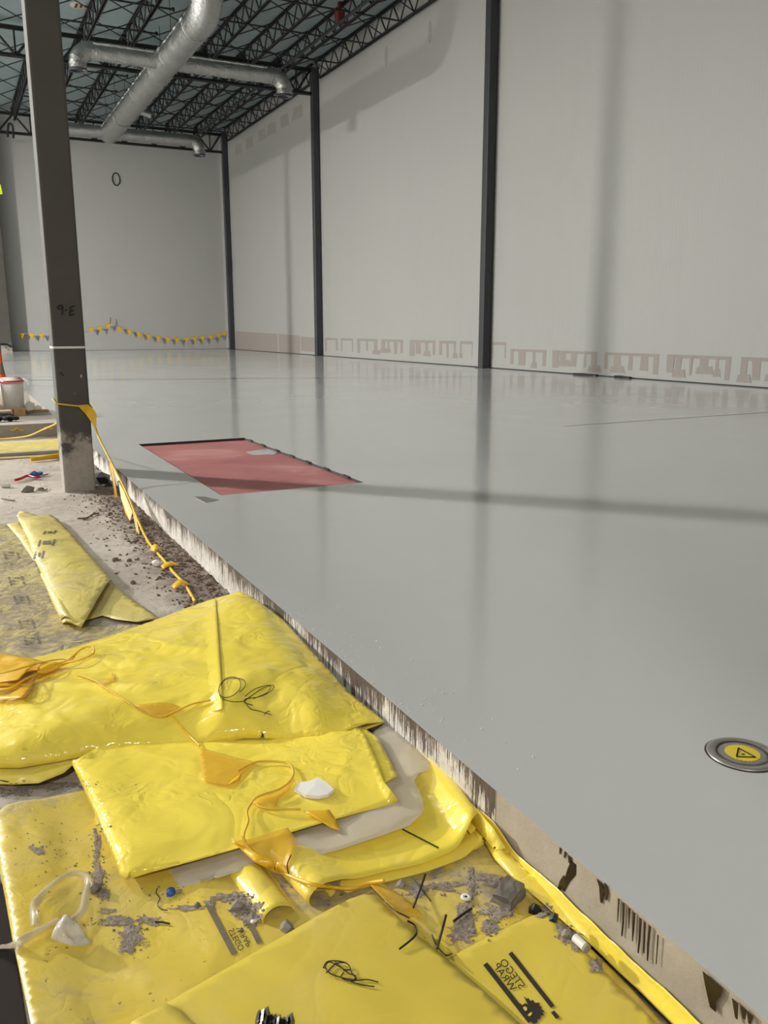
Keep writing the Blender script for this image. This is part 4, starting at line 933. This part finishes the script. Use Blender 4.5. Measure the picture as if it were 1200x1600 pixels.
for k, (lab, L, r) in enumerate((
    ('thin black stick crossing another below the looped bundle', [(643, 1374, .004), (656, 1390, .004), (673, 1410, .002)], .002),
    ('thicker black cable tie standing crosswise beside the orange pennant', [(665, 1374, .012), (656, 1398, .008), (646, 1422, .004)], .003),
    ('curved black cable tie on the edge of the front sheet', [(637, 1444, .006), (648, 1452, .008), (651, 1464, .008), (642, 1474, .006), (624, 1487, .004)], .0026),
    ('long black cable tie leaning between front sheet and printed sheet', [(697, 1440, .014), (690, 1464, .008), (683, 1487, .004)], .0034),
    ('bent black wire beneath the long cable tie by the printed sheet', [(675, 1464, .004), (682, 1480, .004), (696, 1496, .004), (706, 1494, .004)], .002),
    ('dark twig on the dirt left of the washer', [(709, 1444, .004), (722, 1434, .004), (737, 1424, .004)], .0038),
    ('straight dark rod lying on top of the looped bundle', [(629, 1299, .004), (656, 1313, .004), (685, 1328, .004)], .0026),
    ('dark wire along the pennant edge beside front sheet', [(598, 1408, .006), (611, 1420, .006), (622, 1430, .006), (640, 1439, .006)], .0016),
    ('short black nail on the dirty ground sheet', [(243, 1443, .002), (255, 1444, .002), (265, 1446, .002)], .0028),
    ('thin looped twist of wire beside the small blue cap', [(246, 1390, .003), (244, 1398, .003), (250, 1406, .003), (246, 1416, .003), (252, 1423, .003), (262, 1425, .003)], .0015),
    ('black wire poking out below the left end of largest sheet', [(-5, 1219, .002), (10, 1224, .004), (28, 1226, .004), (38, 1222, .002)], .0022))):
    wire_thing('cable_tie' if 'cable' in lab else ('nail' if 'nail' in lab else 'thin_stick' if any(q in lab for q in ('stick', 'twig', 'rod')) else 'loose_wire'), lab, [L], r*.8, M['black'], 'cable tie' if 'cable' in lab else ('nail' if 'nail' in lab else 'stick' if any(q in lab for q in ('stick', 'twig', 'rod')) else 'wire'))
# white chip
q = [(460, 1238), (466, 1229), (484, 1226), (496, 1221), (506, 1226), (512, 1230), (522, 1239), (512, 1247), (498, 1250), (478, 1248)]
mb = MB(); cen = hit(490, 1236, .015); ringp = [hit(x, y, .012) for x, y in q]; low = [p-Vector((0, 0, .010)) for p in ringp]
n = len(q); mb.add([cen]+ringp+low, [(0, i+1, (i+1) % n+1) for i in range(n)]+[(i+1, n+i+1, n+(i+1) % n+1, (i+1) % n+1) for i in range(n)])
tag(mb.build('white_chip', M['white_chip']), 'flat broken white chip on the middle yellow sheet', 'chip')
# washer with nail
p = hit(728, 1405, .004); t = thing('washer', p, 'white round washer with wire tail on the dirty sheet', 'washer')
MB().lathe([(.0025, .0), (.0025, .003), (.0125, .003), (.0125, 0), (.0025, 0)], 20, p).build('disc', M['white'], t); MB().lathe([(.0001, .0036), (.003, .0036), (.003, .003)], 10, p).build('hole', M['black'], t)
wire([(733, 1409, .002), (748, 1417, .003), (757, 1423, .003), (768, 1431, .002)], .0014, 'tail', M['steel'], t)
# broken stone by the strip
cq = at(794, 1398, .03)
bm = bmesh.new(); bmesh.ops.create_cube(bm, size=1); bmesh.ops.subdivide_edges(bm, edges=bm.edges, cuts=3, use_grid_fill=True)
for v in bm.verts:
    v.co = Vector((v.co.x*.078, v.co.y*.056, v.co.z*.045)) if v.co.z < 0 else Vector((v.co.x*.066, v.co.y*.046, v.co.z*.03))
    v.co += Vector(noise.noise_vector(v.co*45))*.006
me = bpy.data.meshes.new('broken_stone'); bm.to_mesh(me); bm.free(); me.materials.append(M['dark_stone'])
o = link('broken_stone', me); o.location = (cq.x, cq.y, .036); o.rotation_euler = (.12, -.1, .5)
tag(o, 'dark grey broken concrete lump by the yellow edge strip', 'stone')
# rubble between printed sheet and strip
for k, (x, y, r, mt, lab) in enumerate(((836, 1424, .016, 'black', 'black rag scrap at the tip of printed sheet'), (866, 1436, .012, 'black', 'black lump just beyond the tip of printed sheet'),
        (884, 1462, .012, 'stone', 'grey stone in the gap along the yellow strip'), (893, 1466, .010, 'dark_stone', 'dark stone in the gap along the yellow strip'),
        (447, 1452, .016, 'stone', 'grey pebble at the front of the looped bundle'), (627, 1384, .012, 'stone', 'pale pebble just under the looped bundle'),
        (370, 1420, .016, 'stone', 'largest pale stone in dirt pile beside the first logo'), (397, 1442, .007, 'white_chip', 'tiny white crumb at the end of the dirt pile'),
        (308, 1416, .008, 'dark_stone', 'small dark pebble left of the printed logo bar'), (246, 884, .03, 'white_chip', 'white stone beside the trailing pennant rope'),
        (208, 912, .016, 'brown_stone', 'dark crumb on bare ground above the large sheet'), (180, 876, .018, 'brown_stone', 'brown crumb on bare ground right of folded sheet'),
        (43, 769, .045, 'dark_stone', 'dark square block on the ground left of the column'), (64, 766, .025, 'dark_stone', 'smaller dark block on the ground near the column foot'),
        (148, 1392, .016, 'dark_stone', 'dark lump beside the clear tape loop'), (18, 628, .05, 'black', 'unused'))):
    if lab == 'unused': continue
    p = hit(x, y); mb = MB().stone((p.x, p.y, p.z+r*.45), r, (1.2, 1, .75), 100+k)
    tag(mb.build('rag_scrap' if 'rag' in lab else 'loose_stone', M[mt]), lab, 'rag' if 'rag' in lab else 'stone')
p1, p2 = hit(898, 1474, .014), hit(914, 1489, .014)
t = thing('pipe_offcut', p1, 'short white pipe offcut in the gap beside printed sheet', 'pipe')
MB().tube([p1, p2], .0095, 14).build('barrel', M['white'], t); MB().tube([p2+(p2-p1)*.01, p2+(p2-p1)*.2], .0098, 14).build('grey_end', M['stone'], t)
# blue cap
p = hit(267, 1397); t = thing('bottle_top', p, 'small blue plastic top on the dirty yellow sheet', 'bottle top')
MB().lathe([(.0001, .012), (.009, .012), (.011, .004), (.010, 0)], 14, p).build('cap_shell', M['blue'], t); MB().stone((p.x+.016, p.y-.006, p.z+.006), .008, (1, 1, .7), 3).build('crumb', M['stone'], t)
# black plastic bundle at the bottom edge
t = thing('plastic_bundle', hit(430, 1595), 'crinkled black plastic bundle at the bottom picture edge', 'bundle')
for k in range(9):
    x0 = 405+k*6.3; y0 = 1579+k*1.7+(k % 2)*2
    a, b = hit(x0, y0+8, .008+.004*(k % 3)), hit(x0-10, y0+70, .012+.004*(k % 2)); d = (b-a); s = d.cross(Vector((0, 0, 1))).normalized()*.0065
    v = []
    for i in range(9):
        q_ = a+d*(i/8)+Vector((0, 0, .004*math.sin(i*2.1+k))); v += [q_-s+Vector((0, 0, -.012)), q_-s*.4+Vector((0, 0, .006)), q_+s*.4+Vector((0, 0, .002)), q_+s+Vector((0, 0, -.012))]
    MB().add(v, [(i*4+j, i*4+j+1, i*4+j+5, i*4+j+4) for i in range(8) for j in range(3)]+[(0, 1, 2, 3)], False).build('plastic_fold', M['black_gloss'], t)
# clear tape loop and crumpled film at left
t = thing('clear_tape', hit(80, 1440), 'loop of clear plastic tape with a crumpled end at left', 'tape')
def ribbon(pts, wd, mat, name, parent):
    P = smooth_line([hit(x, y, dz) for x, y, dz in pts], 5); v = []
    for i, p_ in enumerate(P):
        d = (P[min(i+1, len(P)-1)]-P[max(i-1, 0)]).normalized(); s = d.cross(Vector((0, 0, 1))).normalized()*wd
        tw = noise.noise(Vector((i*.13, wd*90, 0)))*.012
        v += [p_+s+Vector((0, 0, .004+tw)), p_+Vector((0, 0, .009)), p_-s+Vector((0, 0, .004-tw if tw < 0 else .004))]
    o = MB().add(v, [(3*i+j, 3*i+j+1, 3*i+j+4, 3*i+j+3) for i in range(len(P)-1) for j in (0, 1)], True).build(name, mat, parent); o.modifiers.new('thickness', 'SOLIDIFY').thickness = .0006; return o
ribbon([(-30, 1494, .01), (0, 1490, .01), (25, 1482, .01), (50, 1468, .01), (75, 1456, .01), (95, 1446, .01)], .012, M['tape_clear'], 'tape_strip', t)
ribbon([(56, 1456, .008), (54, 1435, .012), (56, 1422, .012), (68, 1405, .012), (90, 1385, .012), (112, 1374, .012), (132, 1376, .012), (139, 1390, .01), (134, 1410, .008), (130, 1430, .008), (115, 1445, .008), (100, 1452, .008)], .009, M['tape_clear'], 'tape_loop', t)
sheet('crumpled_end', M['clear'], [tuple(hit(x, y, .01+dz)) for x, y, dz in ((80, 1474, 0), (90, 1458, .01), (103, 1445, .015), (118, 1454, .012), (132, 1466, .008), (144, 1480, .004), (130, 1488, .006), (112, 1488, .004), (95, 1482, .002))], [], parent=t, th=.0006, h=.0045, wob=.022, wfreq=30, seed=61, world=True, ramp=2.2, relax=0, edge_noise=.012)
# blue and red scrap near the column
t = thing('blue_scrap', hit(50, 746), 'blue scrap with a red cord on the dusty ground', 'scrap')
p = hit(54, 746); mb = MB(); mb.stone((p.x, p.y, p.z+.03), .055, (1.1, .8, .55), 71).stone((p.x+.05, p.y+.03, p.z+.03), .03, (1, 1, .6), 72); mb.build('blue_wad', M['blue'], t)
wire([(24, 754, .01), (34, 752, .015), (44, 748, .015), (56, 750, .01), (63, 749, .01)], .012, 'red_cord', M['red_plastic'], t); wire([(60, 744, .01), (68, 745, .01), (75, 743, .006)], .006, 'grey_lead', M['ink_pale'], t)
a, b = hit(3, 762, .02), hit(16, 762, .02); tag(MB().tube([a, b], .02, 10).build('white_tube', M['white']), 'short white tube on dusty ground near the left edge', 'tube')
wire_thing('grey_twig', 'pale thin twig on the ground near the column foot', [[(58, 768, .006), (68, 768, .004), (74, 766, .004)], [(3, 781, .004), (22, 784, .004)]], .007, M['stone'], 'twig')
wire_thing('dark_twig', 'thin dark forked twig on bare ground beyond the folded sheet', [[(121, 812, .003), (136, 811, .004), (146, 806, .006), (155, 804, .004)], [(130, 814, .003), (140, 810, .004)]], .006, M['brown_stone'], 'twig')
p1, p2 = hit(48, 723, .03), hit(97, 716, .03)
tag(MB().tube([p1, p2], .03, 10, True, lambda t: .6+.4*min(1, t*4)).build('yellow_tube', M['pennant']), 'yellow tube on the ground left of the big column foot', 'tube')
a, b = at(-60, 712, .03), at(100, 703, .03); d = Vector((0, .09, 0))
tag(MB().slab([a, b, b+d, a+d], .03).build('grey_board', M['bare_concrete']), 'long grey board on the ground below the far strip sheet', 'board')
a, b = at(-60, 719, .012), at(98, 711, .012); d = Vector((0, .06, 0))
tag(MB().slab([a, b, b+d, a+d], .01).build('yellow_strip', M['yellow_far']), 'narrow pale yellow strip in front of the grey board', 'strip')

# =================================================================== DIRT (nobody could count it)
def pile(name, label, spots, mat, rr=(.004, .012), seed=0, flat=.7):
    rnd = random.Random(seed); mb = MB(); k = 0
    for (x, y, sx, sy, n) in spots:
        for i in range(n):
            a = rnd.gauss(0, 1)*.5; b = rnd.gauss(0, 1)*.5; p = hit(x+a*sx, y+b*sy); r = rnd.uniform(*rr)*(1 if rnd.random() < .85 else 1.6)
            mb.stone((p.x, p.y, p.z+r*.25), r, (1, 1, flat), seed*1000+k); k += 1
    return tag(mb.build(name, mat), label, 'dirt', kind='stuff')
def mound(name, label, spots, seed):                               # thin ragged heaps of fine dirt
    rnd = random.Random(seed); mb = MB(); fades = []
    for (x, y, rx, ry, hh) in spots:
        rx *= 1.35; ry *= 1.35; N, Q = 40, 6; rad = [1+.75*noise.fractal(Vector((math.cos(2*math.pi*k/N)*1.6, math.sin(2*math.pi*k/N)*1.6, x*.37+y)), 1, 2, 4) for k in range(N)]
        vs = []
        for q_ in range(Q+1):
            t = q_/Q
            for k in range(N):
                a = 2*math.pi*k/N; xx, yy = x+rx*rad[k]*t*math.cos(a), y+ry*rad[k]*t*math.sin(a); p = hit(xx, yy)
                vs.append(p+Vector((0, 0, .0012+hh*(1-t)**.7*(.55+.45*noise.noise(Vector((xx*.25, yy*.25, 5)))) if q_ < Q else .0006)))
        fades += [q_/Q for q_ in range(Q+1) for k in range(N)]
        mb.add(vs, [(q_*N+k, q_*N+(k+1) % N, (q_+1)*N+(k+1) % N, (q_+1)*N+k) for q_ in range(Q) for k in range(N)], True)
    o = mb.build(name, M['dirt_fine']); o.data.attributes.new('spread', 'FLOAT', 'POINT').data.foreach_set('value', fades)
    return tag(o, label, 'dirt', kind='stuff')
mound('dirt_heap', 'grey dirt heap over the printed logo beside the looped bundle', [(383, 1418, 20, 13, .010), (392, 1438, 16, 13, .008), (374, 1404, 15, 7, .006), (329, 1413, 9, 6, .003), (352, 1404, 20, 5, .003)], 1)
mound('dirt_smears', 'fine grey dirt smeared on the dirty ground sheet at left', [(152, 1330, 5, 22, .002), (154, 1368, 8, 20, .003), (162, 1395, 12, 9, .003), (185, 1440, 34, 8, .003), (205, 1462, 20, 22, .003), (235, 1440, 18, 6, .002), (165, 1425, 14, 5, .002), (290, 1420, 22, 4, .002), (70, 1228, 50, 5, .003), (20, 1238, 22, 6, .003), (60, 1330, 9, 7, .001)], 2)
mound('dirt_patches', 'grey dirt patches around the broken lump and the washer', [(782, 1425, 22, 10, .006), (728, 1440, 11, 18, .003), (716, 1462, 20, 16, .003), (735, 1385, 5, 26, .003), (650, 1395, 18, 9, .002), (770, 1375, 20, 8, .003), (765, 1450, 12, 10, .004), (880, 1458, 12, 12, .006), (900, 1474, 12, 10, .005), (930, 1510, 10, 14, .004), (850, 1425, 12, 8, .004), (690, 1385, 22, 5, .003)], 3)
pile('dirt_crumbs', 'grey crumbs on the dirt heap by the printed logo', [(383, 1418, 20, 14, 70), (392, 1438, 16, 14, 70)], M['dirt'], (.0018, .005), 81)
pile('dirt_grains', 'loose grains strewn over the dirty ground sheet at left', [(150, 1330, 10, 50, 60), (155, 1370, 14, 30, 60), (190, 1440, 60, 10, 90), (205, 1465, 26, 24, 60), (250, 1400, 80, 20, 20), (100, 1228, 90, 8, 50), (90, 1330, 60, 60, 40)], M['dirt'], (.0008, .0026), 82)
pile('dirt_corner', 'grey grains around the broken lump and washer', [(780, 1430, 24, 14, 70), (738, 1385, 8, 36, 50), (730, 1445, 12, 26, 50), (690, 1390, 40, 16, 30), (765, 1452, 14, 12, 40), (880, 1462, 14, 14, 40)], M['dirt'], (.0012, .004), 83)
mb = MB(); rnd = random.Random(84)
for k in range(1500):
    y = 3.5+rnd.random()**1.0*3.6; x = EX-.02-abs(rnd.gauss(0, .13)); r = rnd.uniform(.003, .010)*(1 if rnd.random() < .93 else 1.9)
    mb.stone((x, y, gz(x, y)+r*.3), r, (1, 1, .7), 5000+k)
tag(mb.build('edge_gravel', M['brown_stone']), 'brown gravel and rubble along the foot of slab edge', 'gravel', kind='stuff')
mb = MB()
for k in range(420):
    x = -.6+rnd.random()*1.5; y = 4.2+rnd.random()**1.2*6.5; r = rnd.uniform(.0015, .006)
    mb.stone((x, y, gz(x, y)+r*.3), r, (1.3, 1, .6), 7000+k)
tag(mb.build('ground_crumbs', M['stone']), 'small crumbs scattered over the bare dusty ground', 'crumbs', kind='stuff')
# black lumps stand in for the shade in the hollow beside the column foot
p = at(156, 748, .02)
tag(MB().stone((CX1+.09, 7.5, .03), .09, (.9, 1.3, .9), 91).stone((CX1+.12, 7.3, .0), .05, (1, 1, .8), 92).build('hollow_shade', M['black']), 'black lumps painting the dark hollow between column foot and slab edge', 'rag')

# =================================================================== PALLET CORNER
px_, py_ = .70, 12.35
t = thing('wood_pallet', (.3, 12.7, SLAB), 'wooden pallet under wrapped pails at the left edge', 'pallet')
for k in range(5): MB().box(-.5, .80, 12.36+k*.2, 12.36+k*.2+.12, SLAB+.09, SLAB+.108).build('deck_board', M['wood'], t)
for k in range(3): MB().box(-.5+k*.57, -.5+k*.57+.14, 12.36, 13.28, SLAB, SLAB+.09).build('block', M['wood'], t)
pz = SLAB+.108
def pail(x, y, label, full=True):
    t = thing('pail', (x, y, pz), label, 'pail', 'pails on the pallet')
    MB().lathe([(.0001, 0), (.125, 0), (.14, .33), (.0001, .33)], 24, (x, y, pz)).build('pail_body', M['white'], t)
    MB().lathe([(.146, .325), (.15, .335), (.15, .36), (.14, .365)], 24, (x, y, pz)).build('red_rim', M['red_plastic'], t)
    MB().lathe([(.14, .35), (.138, .362), (.0001, .362)], 24, (x, y, pz)).build('lid', M['white'], t)
pail(.66, 12.52, 'white pail with red rim at the near right pallet corner')
pail(.34, 12.52, 'white pail with red rim in the front row, second from the pallet corner')
pail(.66, 12.84, 'white pail behind the corner pail on the pallet')
pail(.34, 12.84, 'white pail in the middle of the wrapped pallet load')
pail(.66, 13.14, 'white pail at the far right corner of pallet')
pail(.02, 12.52, 'white pail in the front row at the picture edge')
mb = MB(); pts = []
for k in range(40):
    a = 2*math.pi*k/40; ca, sa = math.cos(a), math.sin(a); e_ = 7
    pts.append((.32+.54*abs(ca)**(2/e_)*(1 if ca > 0 else -1), 12.83+.50*abs(sa)**(2/e_)*(1 if sa > 0 else -1)))
vs = [(x+.02*noise.noise(Vector((x*9, y*9, z*7))), y+.02*noise.noise(Vector((x*8, y*8, z*9+4))), pz+z) for z in (0, .09, .18, .27, .35) for x, y in pts]
tag(mb.add(vs, [(j*40+i, j*40+(i+1) % 40, (j+1)*40+(i+1) % 40, (j+1)*40+i) for j in range(4) for i in range(40)], True).build('stretch_wrap', M['pail_wrap']), 'clear stretch wrap around the pails on the pallet', 'plastic film')
p = at(55, 640, SLAB+.02)
tag(MB().stone((.86, 12.75, SLAB+.09), .11, (.9, .8, .9), 95).stone((.98, 12.9, SLAB+.05), .07, (1, .8, .7), 96).build('film_wad', M['clear']), 'crumpled clear film wad on the slab beside the pallet', 'plastic film')
a = at(62, 642, SLAB+.02)
tag(MB().box(a.x-.1, a.x+.12, a.y, a.y+.1, SLAB, SLAB+.03).build('wood_scrap', M['wood']), 'small wood scrap on bare slab beside the crumpled film', 'wood scrap')
for (x, y, lab, rz) in ((8, 659, 'black crumpled bag on the bare slab near pallet', SLAB), (12, 681, 'black crumpled bag on the ground below the bare slab', 0.0)):
    p = at(x, y, rz); mb = MB()
    for k in range(5): mb.stone((p.x-.12+k*.06, p.y+(.03 if k % 2 else -.02), rz+.04), .05+.02*(k % 2), (1, .8, .6), 200+k+int(x))
    tag(mb.build('black_bag', M['black']), lab, 'bag')
p = at(8, 603, SLAB); t = thing('traffic_cone', (p.x-.1, p.y, SLAB), 'orange traffic cone with black base beside the grey column', 'cone')
cx, cy = 1.0, 19.6
cx = at(4, 603, SLAB).x; cy = at(4, 603, SLAB).y; t.location = (cx, cy, SLAB)
MB().box(cx-.16, cx+.16, cy-.16, cy+.16, SLAB, SLAB+.045).build('base', M['black'], t)
MB().lathe([(.125, .045), (.07, .24)], 20, (cx, cy, SLAB)).build('lower_body', M['cone'], t)
MB().lathe([(.071, .24), (.045, .45)], 20, (cx, cy, SLAB)).build('band', M['cone_band'], t)
MB().lathe([(.046, .45), (.024, .68), (.018, .70), (.0001, .70)], 20, (cx, cy, SLAB)).build('upper_body', M['cone'], t)
a, b = atY(1, 538.5, 24), atY(18, 540, 24)
t = thing('hand_cart_bar', (a.x, 24, SLAB), 'dark horizontal bar on a stand beyond the traffic cone', 'stand')
MB().tube([(a.x-.5, 24, a.z+.02), (b.x-.1, 24, a.z), (b.x, 24, b.z-.04)], .028, 8).build('bar', M['black'], t); MB().tube([(a.x-.35, 24, SLAB), (a.x-.35, 24, a.z+.02)], .025, 8).build('post', M['black'], t)
p = atY(1, 297, 40)
t = thing('lime_sign', (p.x, 40, 0), 'lime yellow sign at the left picture edge', 'sign')
MB().slab([atY(-14, 284, 40), atY(1, 288, 40), atY(4, 303, 40), atY(-14, 306, 40)], Vector((0, .03, 0))).build('panel', M['lime'], t)
MB().tube([(p.x-.25, 40.03, p.z), (p.x-.25, 40.03, DECK)], .02, 6).build('hanger', M['black_steel'], t)
